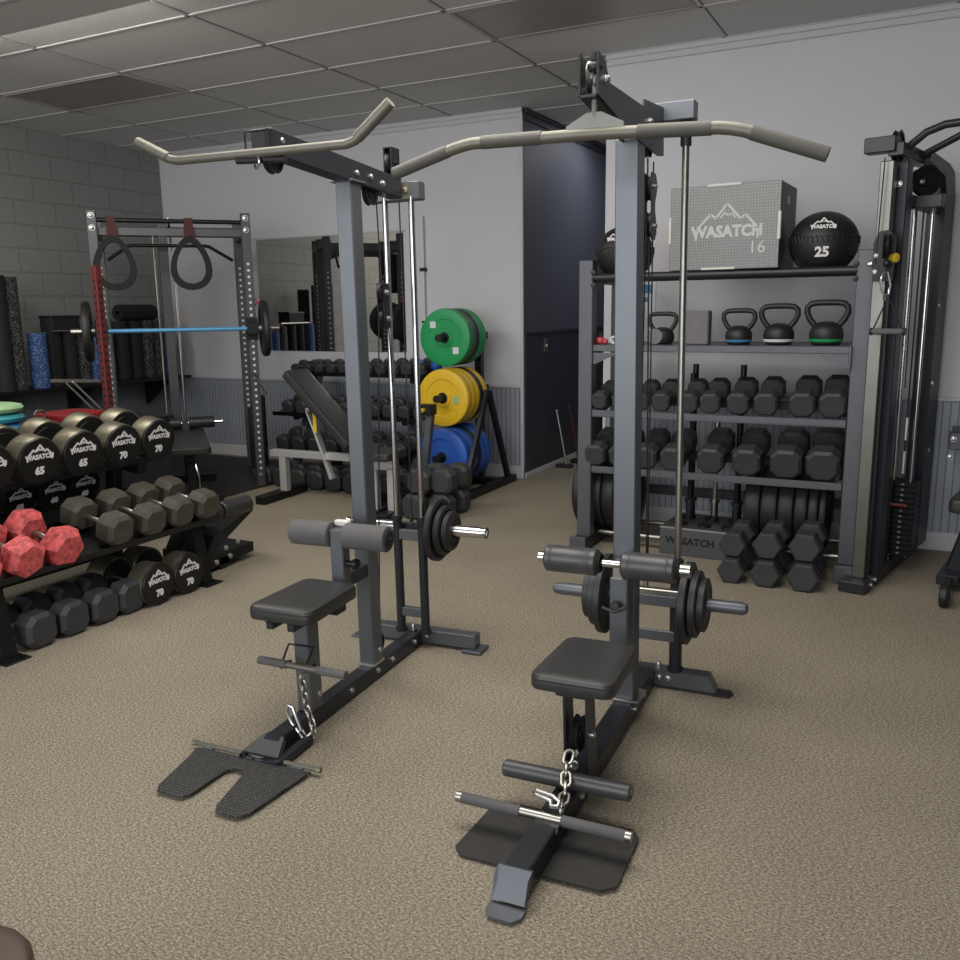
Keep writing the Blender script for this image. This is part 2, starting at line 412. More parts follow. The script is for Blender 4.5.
# ================================================================= room shell
XL, YB, XH, YS, XS, CEIL = -7.0, 6.73, -3.02, 5.67, -1.96, 2.996
XR, YF, YE = 3.2, -2.6, 9.6
struct('floor', MB().box(XL-.15, XR+.15, YF, YE+.1, -0.1, 0.0, 0), 'carpet')
cl = struct('ceiling', MB().box(XL-.15, XR+.15, YF, YE+.1, CEIL, CEIL+.1, 0), 'tile')
struct('wall_left', MB().box(XL-.15, XL, YF, YB+.12, 0, CEIL, 0), 'cmu')
struct('wall_back', MB().box(XL, XH-.006, YB, YB+.12, 0, CEIL, 0), 'wallp')
struct('wall_hall', MB().box(XH-.12, XH-.001, YB+.12, YE, 0, CEIL, 0).box(XH-.004, XH, YB+.006, YE, 0, CEIL, 0), 'walldark')
struct('wall_hall_end', MB().box(XH, XS, YE, YE+.1, 0, CEIL, 0), 'walldark')
struct('wall_shelf', MB().box(XS, XR+.15, YS, YS+.12, 0, CEIL, 0).box(XS, XS+.12, YS+.12, YE, 0, CEIL, 0), 'wallp')
struct('wall_right', MB().box(XR, XR+.15, YF, YS, 0, CEIL, 0), 'walldark')
# ceiling grid: long bars every 2 ft, cross bars every 4 ft
GX0, GY0 = -4.8798, 3.8063
mb = MB()
for j in range(-10, 10):
    y = GY0 + .6096*j
    if YF < y < YE: mb.box(XL, XR, y-.012, y+.012, CEIL-.006, CEIL-.0005, 0)
for i in range(-2, 7):
    x = GX0 + 1.2192*i
    if XL < x < XR: mb.box(x-.012, x+.012, YF, YE, CEIL-.006, CEIL-.0005, 0)
struct('trim_1', mb, 'grid')
mb = MB()  # thin dark strips along one side of each grid bar: shadow put in as colour
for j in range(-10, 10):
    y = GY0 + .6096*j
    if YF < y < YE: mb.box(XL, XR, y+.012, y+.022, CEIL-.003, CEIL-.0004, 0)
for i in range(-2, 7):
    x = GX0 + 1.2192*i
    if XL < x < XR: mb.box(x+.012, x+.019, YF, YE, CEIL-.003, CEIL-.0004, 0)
struct('grid_shadow_strips', mb, 'grid_shade')
for i, j, lab in ((-1, 1, 'unlit brown ceiling light panel near the block wall'), (2, 1, 'unlit brown ceiling light panel above the lat machines')):
    x0, y0 = GX0+1.2192*i, GY0+.6096*j
    t = thing('ceiling_light', lab, 'ceiling light', (x0+.6096, y0+.3048, CEIL))
    f = MB()
    for bx in ((-.597, -.572, -.292, .292), (.572, .597, -.292, .292), (-.572, .572, -.292, -.268), (-.572, .572, .268, .292)):
        f.box(bx[0], bx[1], bx[2], bx[3], -.012, 0, .002)
    f.obj('fixture_frame', 'fixture', t)
    MB().box(-.572, .572, -.268, .268, -.006, 0, .001).obj('diffuser', 'fixture', t)
# crown trim
def crown(name, x0, x1, y, m):
    mb = MB()
    mb.box(x0, x1, y-.018, y, CEIL-.07, CEIL, .004).box(x0, x1, y-.034, y, CEIL-.034, CEIL, .004)
    struct(name, mb, m)
crown('trim_3', XL, XH, YB, 'trimw'); crown('trim_4', XS, XR, YS, 'trimw')
struct('trim_5', MB().box(XH, XH+.018, YB, YE, CEIL-.09, CEIL-.01, .004).box(XH, XH+.03, YB, YE, CEIL-.04, CEIL, .004), 'trimd')
# wainscots (bead board), cap rails, baseboards
WZ = 0.775
struct('trim_6', MB().box(XL, XH-.03, YB-.008, YB, .1, WZ, 0), 'bead')
struct('trim_7', MB().box(XL, XH, YB-.022, YB, WZ, WZ+.028, .005), 'trimw')
struct('baseboard_back', MB().box(XL, XH, YB-.016, YB, 0, .11, .004), 'trimw')
struct('trim_8', MB().box(XL, XL+.01, 1.5, YB, 0, .80, 0), 'bead_left')
struct('trim_9', MB().box(XL, XL+.02, 1.5, YB, .80, .826, .004), 'bead_left')
struct('trim_10', MB().box(XH, XH+.008, YB+.012, YE, .05, 1.215, 0), 'bead_dark')
struct('trim_11', MB().box(XH, XH+.02, YB+.006, YE, 1.215, 1.24, .004), 'trimd')
struct('baseboard_hall', MB().box(XH, XH+.014, YB+.006, YE, 0, .05, .004), 'trimw')
struct('trim_12', MB().box(XS+.02, XR, YS-.008, YS, .1, .88, 0), 'bead')
struct('trim_13', MB().box(XS, XR, YS-.022, YS, .88, .905, .005), 'trimw')
struct('baseboard_shelf', MB().box(XS, XR, YS-.016, YS, 0, .11, .004), 'trimw')
struct('trim_14', MB().box(XH-.03, XH+.0, YB-.02, YB, 0, CEIL, .004), 'trimw')   # corner bead

# light switch, leaning poles in the hall
t = thing('light_switch', 'small steel light switch plate on the dark hallway wall', 'light switch', (XH+.009, 7.17, 1.115))
MB().box(0, .006, -.036, .036, -.06, .06, .002).obj('plate', 'brush', t)
MB().box(.006, .016, -.006, .006, -.014, .010, .002).obj('toggle', 'whitefoam', t)
t = thing('mop_pole', 'silver pole with a small foot leaning on the dark hallway wall', 'pole', (-2.88, 7.35, 0))
MB().tube([(0, 0, .03), (-.10, .0, .53)], .011).obj('pole', 'brush', t)
MB().box(-.10, .06, -.03, .03, .0, .035, .01).obj('foot', 'iron', t)
t = thing('mop_pole', 'dark red pole leaning on the dark hallway wall behind the silver one', 'pole', (-2.86, 7.62, 0))
MB().tube([(0, 0, .03), (-.12, .02, .55)], .013).obj('pole', 'strap_red', t)
MB().box(-.08, .05, -.03, .03, 0, .04, .01).obj('foot', 'black', t)

# ================================================================= light
w = bpy.data.worlds.new('world'); bpy.context.scene.world = w; w.use_nodes = True
bg = w.node_tree.nodes['Background']; bg.inputs[0].default_value = (0.94, 0.97, 1.0, 1); bg.inputs[1].default_value = 0.55
def area(name, loc, tgt, sx, sy, power, col):
    l = bpy.data.lights.new(name, 'AREA'); l.shape = 'RECTANGLE'; l.size = sx; l.size_y = sy; l.energy = power; l.color = col
    o = bpy.data.objects.new(name, l); C.objects.link(o); o.location = loc
    o.rotation_euler = (Vector(tgt)-Vector(loc)).to_track_quat('-Z', 'Y').to_euler(); return o
area('storefront_daylight', (-1.9, -2.4, 1.75), (-1.9, 4, 1.1), 6.0, 2.2, 160, (0.97, 0.985, 1.0))
area('overhead_fill', (-1.5, 2.5, 2.93), (-1.5, 2.7, 0), 2.4, 1.6, 82, (1.0, 0.96, 0.89))  # added fill that brightens the middle of the floor; no fixture here
area('hallway_fill', (-2.4, 8.0, 2.9), (-2.7, 7.9, 0), .5, .9, 9, (0.95, 0.97, 1.0))  # invented lamp, keeps the hall from going black
area('back_wall_fill', (-4.3, 3.4, 2.93), (-4.3, 4.6, 0.2), 1.6, 1.2, 54, (1.0, 0.96, 0.88))  # extra fill put in to lift the back wall, not a real fixture
area('side_wall_fill', (-5.9, 2.7, 2.9), (-7.0, 3.1, 1.5), .9, .6, 26, (1.0, 0.92, 0.76))  # made-up warm fill for the stretch of wall the mirror reflects
sc = bpy.context.scene
sc.view_settings.view_transform = 'Standard'; sc.view_settings.look = 'None'; sc.view_settings.exposure = -0.12

# ================================================================= lat machines
def plate(name, label, r, t, m, loc, axis='X', group=None, rz=0, hole=.027, lip=.012, grooves=True):
    """round iron plate lying on the X axis, centre at loc"""
    mb = MB()
    prof = [(hole, 0), (hole*1.9, -.002), (hole*2.1, .004), (r-lip*2, .004), (r-lip, -.002), (r, .003), (r, t-.003), (r-lip, t+.002), (r-lip*2, t-.004), (hole*2.1, t-.004), (hole*1.9, t+.002), (hole, t), (hole, 0)]
    mb.lathe([(a, h-t/2) for a, h in prof], (0, 0, 0), (1, 0, 0), 40)
    o = mb.obj(name, m); o.location = loc; o.rotation_euler = (0, 0, rz)
    return tag(o, label, 'weight plate', group)
def chain_thing(label, pts, loc, rz, link=.034, wire=.0042, hook=None):
    """hanging chain of oval links along pts; hook: list of points of an open spring hook"""
    t = thing('chain', label, 'chain', loc, rz)
    pts = [Vector(p) for p in pts]
    seg = []; 
    for a, b in zip(pts[:-1], pts[1:]):
        n = max(1, round((b-a).length/(link*.72)))
        for k in range(n): seg.append((a+(b-a)*(k/n), a+(b-a)*((k+1)/n)))
    for i, (a, b) in enumerate(seg):
        d = (b-a).normalized(); c = (a+b)/2; x, y, _ = basis(d)
        s = x if i % 2 == 0 else y
        L, W = link/2, link*.3
        ring = [c+d*(L-W)*(1 if math.sin(q) > 0 else -1)*1.0+d*W*math.sin(q)+s*W*math.cos(q) for q in [2*PI*k/14+.01 for k in range(14)]]
        MB().tube(ring, wire, 6, closed=True).obj('link', 'brush', t)
    if hook:
        MB().tube(hook, .006, 8, closed=True).obj('carabiner', 'bolt', t)
    return t
def seat_mb(x0, x1, y0, y1, z0, z1, r=.03, taper=0.0):
    """upholstered pad with rounded corners; taper narrows the far end"""
    def ring(ins, z, rr):
        pts = []
        for cx, cy, a0 in ((x1-ins-rr, y1-ins-rr, 0), (x0+ins+rr, y1-ins-rr, 90), (x0+ins+rr, y0+ins+rr, 180), (x1-ins-rr, y0+ins+rr, 270)):
            for k in range(6):
                a = R(a0+18*k); px, py = cx+rr*math.cos(a), cy+rr*math.sin(a)
                f = 1-taper*(py-y0)/(y1-y0); mx = (x0+x1)/2
                pts.append((mx+(px-mx)*f, py, z))
        return pts
    h = z1-z0
    return MB().loft([ring(.012, z0, r), ring(.002, z0+h*.08, r), ring(0, z0+h*.2, r), ring(0, z0+h*.55, r), ring(.001, z0+h*.62, r), ring(0, z0+h*.7, r), ring(.004, z0+h*.88, r), ring(.014, z1-.002, r*.9), ring(.035, z1, r*.8)])

# ---- left machine
LO, LR = (-1.912, 3.12, 0), R(4.2)
RO, RR_ = (-.885, 3.13, 0), R(2.8)
LEAN = .010
def place(o, org, rz, p, extra=0):
    p = (p[0]-LEAN*p[2], p[1], p[2]); c, s = math.cos(rz), math.sin(rz)
    o.location = (org[0]+c*p[0]-s*p[1], org[1]+s*p[0]+c*p[1], org[2]+p[2]); o.rotation_euler[2] = rz+extra
def wpt(org, rz, p):
    p = (p[0]-(LEAN*p[2] if org in (LO, RO) else 0), p[1], p[2]); c, s = math.cos(rz), math.sin(rz)
    return (org[0]+c*p[0]-s*p[1], org[1]+s*p[0]+c*p[1], org[2]+p[2])
t = thing('lat_pulldown_machine', 'left lat pulldown and low row machine with grey foam rollers and a square boom', 'gym machine', LO, LR, rot=(0, -LEAN, LR))
mb = MB().box(-.28, .28, -.03, .03, .012, .072, .004)
mb.obj('rear_foot', 'frame', t)
for s in (-1, 1):
    MB().box(s*.27-.045, s*.27+.045, -.055, .045, 0, .012, .003).obj('foot_plate', 'frame', t)
mb = MB().box(-.03, .03, -1.08, -.03, .008, .068, .004)
mb.obj('base_beam', 'frame_dark', t)
b = MB()
for y in (-.42, -.30, -.62, -.10): b.bolt((.031, y, .042), (1, 0, 0), .009)
for x, y, z in ((.031, -.40, .12), (.031, -.83, .12), (.05, -.031, .045)): b.bolt((x, y, z), (1, 0, 0) if y < -.05 else (0, -1, 0), .009)
b.bolt((-.005, -.04, .075), (0, 0, 1), .01, .025)
b.obj('bolt', 'bolt', t)
# front stop bracket
b = MB()
b.prism([(-.075, -1.15, 0), (-.075, -1.15, .03), (-.045, -1.07, .055), (.045, -1.07, .055), (.075, -1.15, .03), (.075, -1.15, 0)], (0, .012, 0))
b.box(-.07, -.055, -1.145, -1.0, .004, .04, .002).box(.055, .085, -1.145, -.96, .004, .034, .004)
b.prism([(-.07, -1.14, .034), (-.04, -1.06, .062), (.04, -1.06, .062), (.07, -1.14, .034)], (0, 0, .006))
b.obj('front_bracket', 'frame_dark', t)
MB().box(-.032, .032, -.452, -.377, .068, 1.905, .004).obj('upright', 'frame', t)
MB().box(-.036, .036, -.46, -.372, .068, .078, .002).obj('upright_flange', 'bolt', t)
# boom with its bolts and bracket
b = MB(); b.bar((.012, -.92, 1.948), (0, -.06, 1.906), .06, .076, .003); b.obj('boom', 'frame_dark', t)
b = MB()
for y in (-.41, -.31, -.22): b.bolt((.031, y, 1.918 if y < -.3 else 1.905), (1, 0, 0), .011, .012)
b.bolt((.031, -.86, 1.955), (1, 0, 0), .011, .014)
b.obj('boom_bolt', 'bolt', t)
MB().box(-.045, .045, -.465, -.365, 1.885, 1.894, .002).obj('boom_saddle', 'frame', t)
b = MB().box(-.125, .10, -.055, .005, 1.862, 1.932, .004); b.obj('top_crosspiece', 'frame', t)
MB().box(.028, .060, -.060, -.055, 1.866, 1.93, .001).bolt((.044, -.06, 1.898), (0, -1, 0), .012).obj('end_bracket', 'rim', t)
# wire hanger frame on the boom front, spring clip under it
b = MB(); b.tube([(-.036, -.945, 1.912), (-.036, -.945, 1.975), (.04, -.945, 1.975), (.04, -.945, 1.912), (-.036, -.945, 1.912)], .0035, 6)
b.obj('boom_bracket', 'black', t)
MB().box(-.022, .044, -.935, -.915, 1.915, 1.982, .002).obj('boom_end_cap', 'black', t)
def pulley(mbr, c, ax, r=.045, w=.018):
    c = Vector(c); a = Vector(ax).normalized()
    mbr.lathe([(.006, -w/2), (r*.35, -w/2), (r*.4, -w*.25), (r*.78, -w*.25), (r*.82, -w/2), (r, -w/2), (r*.84, 0), (r, w/2), (r*.82, w/2), (r*.78, w*.25), (r*.4, w*.25), (r*.35, w/2), (.006, w/2)], c, a, 28)
for c in ((0, -.86, 1.905), (0, -.26, 1.868), (0, -.08, 2.0)):
    p = MB(); pulley(p, c, (1, 0, 0), .044, .02); p.obj('pulley', 'black', t)
b = MB().box(-.018, -.012, -.115, -.045, 1.92, 2.055, .002).box(.012, .018, -.115, -.045, 1.92, 2.055, .002).box(-.018, .018, -.115, -.045, 2.05, 2.056, .001)
b.bolt((.018, -.08, 2.0), (1, 0, 0), .009); b.obj('pulley_bracket', 'black', t)
# guide rods, sleeves, cross braces, carriage
RX = (-.055, .062)
for x in RX:
    MB().tube([(x, -.055, .56), (x, -.045, 1.875)], .0125, 14).obj('guide_rod', 'chrome', t)
    MB().tube([(x, -.055, .07), (x, -.055, .575)], .019, 16).tube([(x, -.055, .565), (x, -.055, .585)], .023, 16).tube([(x, -.055, .068), (x, -.055, .085)], .025, 16).obj('rod_sleeve', 'frame_dark', t)
MB().box(-.055, .062, -.068, -.042, .48, .525, .003).obj('cross_brace', 'frame', t)
MB().box(-.055, .062, -.068, -.042, .14, .18, .003).obj('cross_brace', 'frame', t)
for s, x in ((-1, -.06), (1, .07)):
    MB().lathe([(0, 0), (.024, 0), (.024, .24), (.021, .245), (.021, .262), (.024, .262), (.024, .268), (.012, .268), (.012, .262), (0, .262)], (x, -.01, .523), (s, 0, 0), 20).obj('plate_sleeve', 'chrome', t)
b = MB().box(-.075, .085, -.03, -.004, .50, .546, .003).bolt((.003, -.035, .56), (0, 0, 1), .008, .03); b.obj('carriage', 'frame_dark', t)
# cables
b = MB(); b.tube([(.003, -.03, .56), (.003, -.035, 1.86)], .0028, 6)
b.tube([(0, -.216, 1.87), (0, -.2, 1.52)], .0028, 6).tube([(0, -.235, 1.41), (-.004, -.30, .6), (0, -.345, .13)], .0028, 6)
b.tube([(0, -.86, 1.86), (0, -.87, 1.88)], .003, 6).tube([(0, -.16, 1.41), (0, -.12, .60)], .0028, 6)
b.obj('cable', 'cable', t)
b = MB(); pulley(b, (.004, -.205, 1.505), (1, .1, 0), .04, .016); pulley(b, (.004, -.195, 1.405), (1, .1, 0), .04, .016)
b.box(.014, .019, -.222, -.178, 1.37, 1.54, .002).box(-.012, -.007, -.222, -.178, 1.37, 1.54, .002)
b.obj('floating_pulley', 'black', t)
MB().bolt((.02, -.205, 1.505), (1, 0, 0), .01, .012).bolt((.02, -.195, 1.405), (1, 0, 0), .01, .012).obj('pulley_bolt', 'bolt', t)
b = MB(); pulley(b, (0, -.36, .13), (1, 0, 0), .04, .018); b.obj('pulley', 'black', t)
# thigh roller arm
MB().box(-.025, .025, -.62, -.45, .435, .485, .003).obj('thigh_arm', 'frame_dark', t)
MB().box(-.027, .027, -.625, -.575, .405, .66, .004).bolt((0, -.625, .53), (0, -1, 0), .005, .002).obj('thigh_post', 'frame', t)
MB().lathe([(0, 0), (.012, 0), (.012, .03), (.02, .03), (.02, .045), (0, .05)], (.027, -.6, .53), (1, 0, 0), 12).obj('adjuster_knob', 'black', t)
for x0, x1 in ((-.195, -.03), (.03, .203)):
    MB().lathe([(0, 0), (.044, 0), (.047, .003), (.047, x1-x0-.003), (.044, x1-x0), (0, x1-x0)], (x0, -.60, .635), (1, 0, 0), 28).obj('foam_roller', 'foam', t)
MB().tube([(-.205, -.6, .635), (.21, -.6, .635)], .012, 12).lathe([(0, 0), (.03, 0), (.03, .006), (0, .006)], (.203, -.6, .635), (1, 0, 0), 20).bolt((.21, -.6, .635), (1, 0, 0), .008).obj('roller_axle', 'frame_dark', t)
MB().box(-.03, .03, -.585, -.56, .665, .685, .004).obj('roller_stop', 'whitefoam', t)
# seat and seat post
seat_mb(-.125, .125, -1.0, -.665, .432, .487, .032, .10).obj('seat', 'vinyl', t)
b = MB().box(-.055, -.028, -.99, -.70, .405, .432, .002).box(.028, .055, -.99, -.70, .405, .432, .002).bolt((-.04, -1.001, .437), (0, -1, 0), .006, .004)
b.obj('seat_bracket', 'frame_dark', t)
MB().box(.012, .05, -.72, -.655, .37, .435, .004).obj('seat_stop', 'frame_dark', t)
MB().box(-.03, .03, -.88, -.81, .068, .41, .004).obj('seat_post', 'frame', t)
b = MB(); b.tube([(-.045, -.935, .26), (-.045, -.90, .30), (-.045, -.885, .315), (.055, -.885, .315), (.055, -.90, .30), (.055, -.935, .27)], .004, 6)
b.box(-.05, -.04, -.94, -.88, .245, .255, .001).box(.05, .06, -.94, -.88, .245, .255, .001); b.obj('bar_hook', 'black', t)
LM = t

# plates on the left machine
for k, (x, r) in enumerate(((.118, .133), (.148, .105), (.176, .083))):
    nm = ('largest iron plate on the right sleeve of the left lat machine', 'middle iron plate on the right sleeve of the left lat machine', 'smallest outer iron plate on the right sleeve of the left lat machine')[k]
    o = plate('weight_plate', nm, r, .026, 'iron', (0, 0, 0), group='iron plates on the lat machines'); place(o, LO, LR, (x, -.01, .523))
# lat bar hung on the left machine
t = thing('lat_bar', 'pewter short lat bar with upturned ends hung across the left machine boom', 'pull bar', wpt(LO, LR, (.02, -.985, 1.908)), LR)
P = [(-.43, 0, .058), (-.31, 0, .0), (-.28, 0, -.006), (.32, 0, -.006), (.35, 0, .002), (.462, 0, .088)]
b = MB(); b.tube(P, .0135, 16); b.obj('bar', 'bar_steel', t)
b = MB(); b.tube([(-.437, 0, .061), (-.32, 0, .0058)], .0165, 16).tube([(.357, 0, .008), (.467, 0, .092)], .0165, 16); b.obj('grip', 'bar_steel', t)
b = MB(); b.torus((.01, -.0, -.03), (.5, 1, 0), .018, .0045, 20, 8); b.box(-.006, .018, -.006, .006, -.018, 0, .002); b.obj('eye_clip', 'chrome', t)
MB().tube([(-.06, 0, -.02), (.10, .02, -.024)], .013, 10).obj('hook', 'black', t)
# row bar on the seat-post hook, chain
t = thing('row_bar', 'straight grey row bar hooked on the left machine seat post', 'pull bar', wpt(LO, LR, (.045, -.945, .266)), LR)
MB().tube([(-.17, 0, .002), (.17, 0, -.002)], .0115, 14).obj('bar', 'bar_steel', t)
MB().tube([(-.172, 0, .002), (-.06, 0, .001)], .0145, 14).tube([(.06, 0, -.001), (.172, 0, -.002)], .0145, 14).obj('grip', 'foam', t)
chain_thing('steel chain with carabiner hanging from the left machine row bar', [(0, 0, .24), (.012, .0, .13), (.03, 0, .085), (.04, -.005, .04), (.02, -.02, .018), (-.005, -.02, .05)], wpt(LO, LR, (.045, -.952, 0)), LR,
            hook=[(-.045, -.02, .135), (-.055, -.022, .11), (-.035, -.024, .075), (-.004, -.026, .045), (.004, -.026, .055), (-.012, -.024, .09), (-.03, -.02, .13)])
# notched foot plate
t = thing('foot_plate', 'black diamond plate footrest with a notch lying in front of the left machine', 'footrest', wpt(LO, LR, (-.03, -1.14, 0)), LR)
out = [(-.222, 0), (.222, 0), (.215, -.03), (.185, -.262), (.165, -.288), (.085, -.288), (.068, -.262), (.03, -.09), (.012, -.072), (-.02, -.072), (-.038, -.09), (-.045, -.235), (-.06, -.262), (-.155, -.262), (-.172, -.24), (-.215, -.03)]
MB().prism([(x, y, .012) for x, y in out], (0, 0, .005)).obj('tread_plate', 'diamond', t)
MB().tube([(-.25, .012, .022), (.25, .012, .022)], .008, 10).obj('bar', 'bar_steel', t)
b = MB()
for x in (-.18, -.02, .03, .17): b.box(x-.02, x+.02, -.004, .012, .012, .022, .001)
b.obj('hinge_tab', 'frame', t)
MB().tube([(.238, .012, .022), (.252, .012, .022)], .0095, 10).tube([(-.252, .012, .022), (-.238, .012, .022)], .0095, 10).obj('end_cap', 'rim', t)

# ---- right machine
t = thing('lat_pulldown_machine', 'right lat pulldown machine with gusseted boom, black vinyl rollers and a long lat bar', 'gym machine', RO, RR_, rot=(0, -LEAN, RR_))
b = MB(); b.prism([(-.27, -.03, .012), (-.24, -.03, .072), (.235, -.03, .072), (.265, -.03, .012)], (0, .06, 0)); b.obj('rear_foot', 'frame', t)
for s in (-1, 1):
    b = MB(); b.prism([(s*.25, -.03, 0), (s*.31, -.028, 0), (s*.325, 0, 0), (s*.31, .028, 0), (s*.25, .03, 0)], (0, 0, .008)); b.obj('foot_plate', 'iron', t)
MB().box(-.035, .035, -1.37, -.03, .012, .08, .004).obj('base_beam', 'frame_dark', t)
b = MB(); b.prism([(-.045, -1.375, .082), (.045, -1.375, .082), (.045, -1.405, .075), (.043, -1.425, .02), (-.043, -1.425, .02), (-.045, -1.405, .075)], (0, .012, -.004))
b.prism([(-.047, -1.42, .006), (.047, -1.42, .006), (.047, -1.455, .006), (.03, -1.478, .006), (-.03, -1.478, .006), (-.047, -1.455, .006)], (0, 0, .006)); b.obj('front_foot', 'frame', t)
b = MB()
for y in (-.34, -.22, -.95, -1.09): b.bolt((.036, y, .05), (1, 0, 0), .009)
for y in (-.95, -1.13): b.bolt((-.02, y, .082), (0, 0, 1), .009)
b.bolt((.05, -.031, .045), (0, -1, 0), .01); b.bolt((.085, -.031, .045), (0, -1, 0), .01); b.bolt((.045, -.01, .075), (0, 0, 1), .009, .025)
b.obj('bolt', 'bolt', t)
MB().box(-.043, .033, -.352, -.272, .08, 1.955, .004).obj('upright', 'frame', t)
MB().box(-.055, .055, -.37, -.255, .08, .09, .002).obj('upright_flange', 'brush', t)
prof = [(-.795, 2.098), (-.745, 2.086), (-.70, 2.056), (-.70, 2.04), (-.305, 2.052), (-.30, 2.075), (-.03, 2.10), (-.02, 1.945), (-.09, 1.935), (-.43, 1.945), (-.80, 1.99)]
for x0 in (-.020, .030):
    MB().prism([(x0, y, z) for y, z in prof], (.006, 0, 0)).obj('boom_side', 'frame_dark', t)
MB().prism([(-.014, y, z) for y, z in ((-.80, 1.985), (-.43, 1.94), (-.43, 1.946), (-.80, 1.992))], (.044, 0, 0)).box(-.014, .03, -.30, -.04, 2.03, 2.036, 0).obj('boom_web', 'frame_dark', t)
b = MB()
for y, z in ((-.73, 2.04), (-.23, 2.02), (-.40, 1.957)): b.bolt((.036, y, z), (1, 0, 0), .010, .012)
b.obj('boom_bolt', 'bolt', t)
for c in ((.008, -.745, 2.045), (.008, -.15, 1.965)):
    p = MB(); pulley(p, c, (1, 0, 0), .042, .022); p.obj('pulley', 'brush' if c[1] < -.5 else 'black', t)
MB().box(-.135, .14, -.03, .03, 2.055, 2.118, .004).obj('top_crosspiece', 'frame', t)
for x in (-.107, .107):
    MB().tube([(x, 0, .5), (x, 0, 2.0)], .0125, 14).obj('guide_rod', 'brush', t)
    MB().tube([(x, 0, 1.975), (x, 0, 2.056)], .019, 16).obj('rod_collar', 'black', t)
    MB().tube([(x, -.005, .07), (x, -.005, .51)], .024, 18).tube([(x, -.005, .07), (x, -.005, .085)], .03, 18).obj('rod_sleeve', 'frame_dark', t)
MB().box(-.13, .14, -.052, -.028, .335, .378, .003).obj('cross_brace', 'frame', t)
MB().box(-.107, .107, -.030, -.018, .19, .232, .003).obj('cross_brace', 'frame', t)
for s in (-1, 1):
    MB().lathe([(0, 0), (.024, 0), (.024, .22), (.02, .236), (.01, .243), (0, .244)], (s*.128, -.035, .357), (s, 0, 0), 20).obj('plate_sleeve', 'frame', t)
b = MB().box(-.135, .135, -.052, -.018, .378, .40, .003).bolt((0, -.04, .40), (0, 0, 1), .008, .04); b.obj('carriage', 'brush', t)
b = MB(); b.tube([(0, -.04, .43), (0, -.07, 1.70)], .003, 6).tube([(.0, -.10, 1.93), (0, -.098, 1.86)], .003, 6).tube([(.0, -.02, .46), (.0, -.015, 1.93)], .0028, 6)
b.tube([(.0, -.17, 1.93), (0, -.112, 1.69), (0, -.2, .3)], .003, 6).tube([(0, -.79, 2.03), (0, -.79, 1.99)], .003, 6); b.obj('cable', 'cable', t)
b = MB(); pulley(b, (0, -.075, 1.835), (1, .15, 0), .045, .018); pulley(b, (0, -.07, 1.715), (1, .15, 0), .045, .018); b.obj('floating_pulley', 'black', t)
side = [(-.11, 1.71), (-.115, 1.69), (-.09, 1.665), (-.05, 1.665), (-.025, 1.69), (-.03, 1.72), (-.05, 1.765), (-.05, 1.79), (-.025, 1.83), (-.022, 1.855), (-.045, 1.885), (-.10, 1.885), (-.125, 1.855), (-.12, 1.83), (-.10, 1.79), (-.10, 1.765)]
for x in (-.016, .012): MB().prism([(x, y, z) for y, z in side], (.004, 0, 0)).obj('pulley_cheek', 'frame_dark', t)
MB().bolt((.017, -.075, 1.84), (1, 0, 0), .008, .012).bolt((.017, -.07, 1.71), (1, 0, 0), .008, .012).obj('pulley_bolt', 'bolt', t)
# thigh rollers
MB().box(-.032, .03, -.43, -.352, .20, .55, .004).obj('thigh_post', 'frame', t)
MB().box(-.024, .022, -.425, -.375, .48, .605, .003).obj('thigh_post_extension', 'brush', t)
b = MB(); b.lathe([(0, 0), (.018, 0), (.02, .012), (.014, .03), (0, .032)], (-.005, -.43, .455), (0, -1, 0), 14).tube([(-.05, -.452, .45), (-.01, -.458, .44), (.03, -.452, .46)], .006, 8); b.obj('adjuster_knob', 'iron', t)
b = MB().tube([(-.27, -.42, .595), (.23, -.42, .595)], .013, 14); b.lathe([(0, 0), (.02, 0), (.02, .028), (0, .028)], (-.285, -.42, .595), (1, 0, 0), 16).lathe([(0, 0), (.024, 0), (.024, .04), (0, .04)], (.195, -.42, .595), (1, 0, 0), 16); b.obj('roller_axle', 'chrome', t)
for x0, x1 in ((-.26, -.072), (.008, .19)):
    L = x1-x0
    MB().lathe([(.02, -.002), (.036, 0), (.046, .008), (.046, .028), (.047, .030), (.046, .032), (.046, L-.03), (.047, L-.028), (.046, L-.026), (.046, L-.008), (.036, L), (.02, L+.002)], (x0, -.42, .595), (1, 0, 0), 30).obj('padded_roller', 'rollvinyl', t)
    b = MB()
    for e in ((x1+.004, ) if x0 < 0 else (x1+.006,)):
        b.torus((e, -.42, .595), (1, 0, 0), .03, .006, 14, 6)
    b.obj('drawstring', 'strap', t)
# seat, seat post plates
seat_mb(-.12, .132, -.97, -.635, .362, .414, .035, .08).obj('seat', 'vinyl', t)
b = MB().box(-.05, .05, -.93, -.68, .338, .362, .002); b.box(-.03, .03, -.62, -.36, .25, .29, .003); b.bar((0, -.72, .345), (0, -.60, .27), .05, .03); b.obj('seat_bracket', 'frame_dark', t)
for x0 in (-.038, .030):
    MB().prism([(x0, -.90, .345), (x0, -.83, .345), (x0, -.80, .078), (x0, -.89, .078)], (.007, 0, 0)).obj('seat_post', 'frame_dark', t)
p = MB(); pulley(p, (0, -.865, .20), (1, 0, 0), .055, .022); p.obj('pulley', 'black', t)
b = MB().bolt((.037, -.86, .20), (1, 0, 0), .01, .012).bolt((.0, -.905, .118), (0, -1, 0), .012, .03); b.obj('bolt', 'bolt', t)
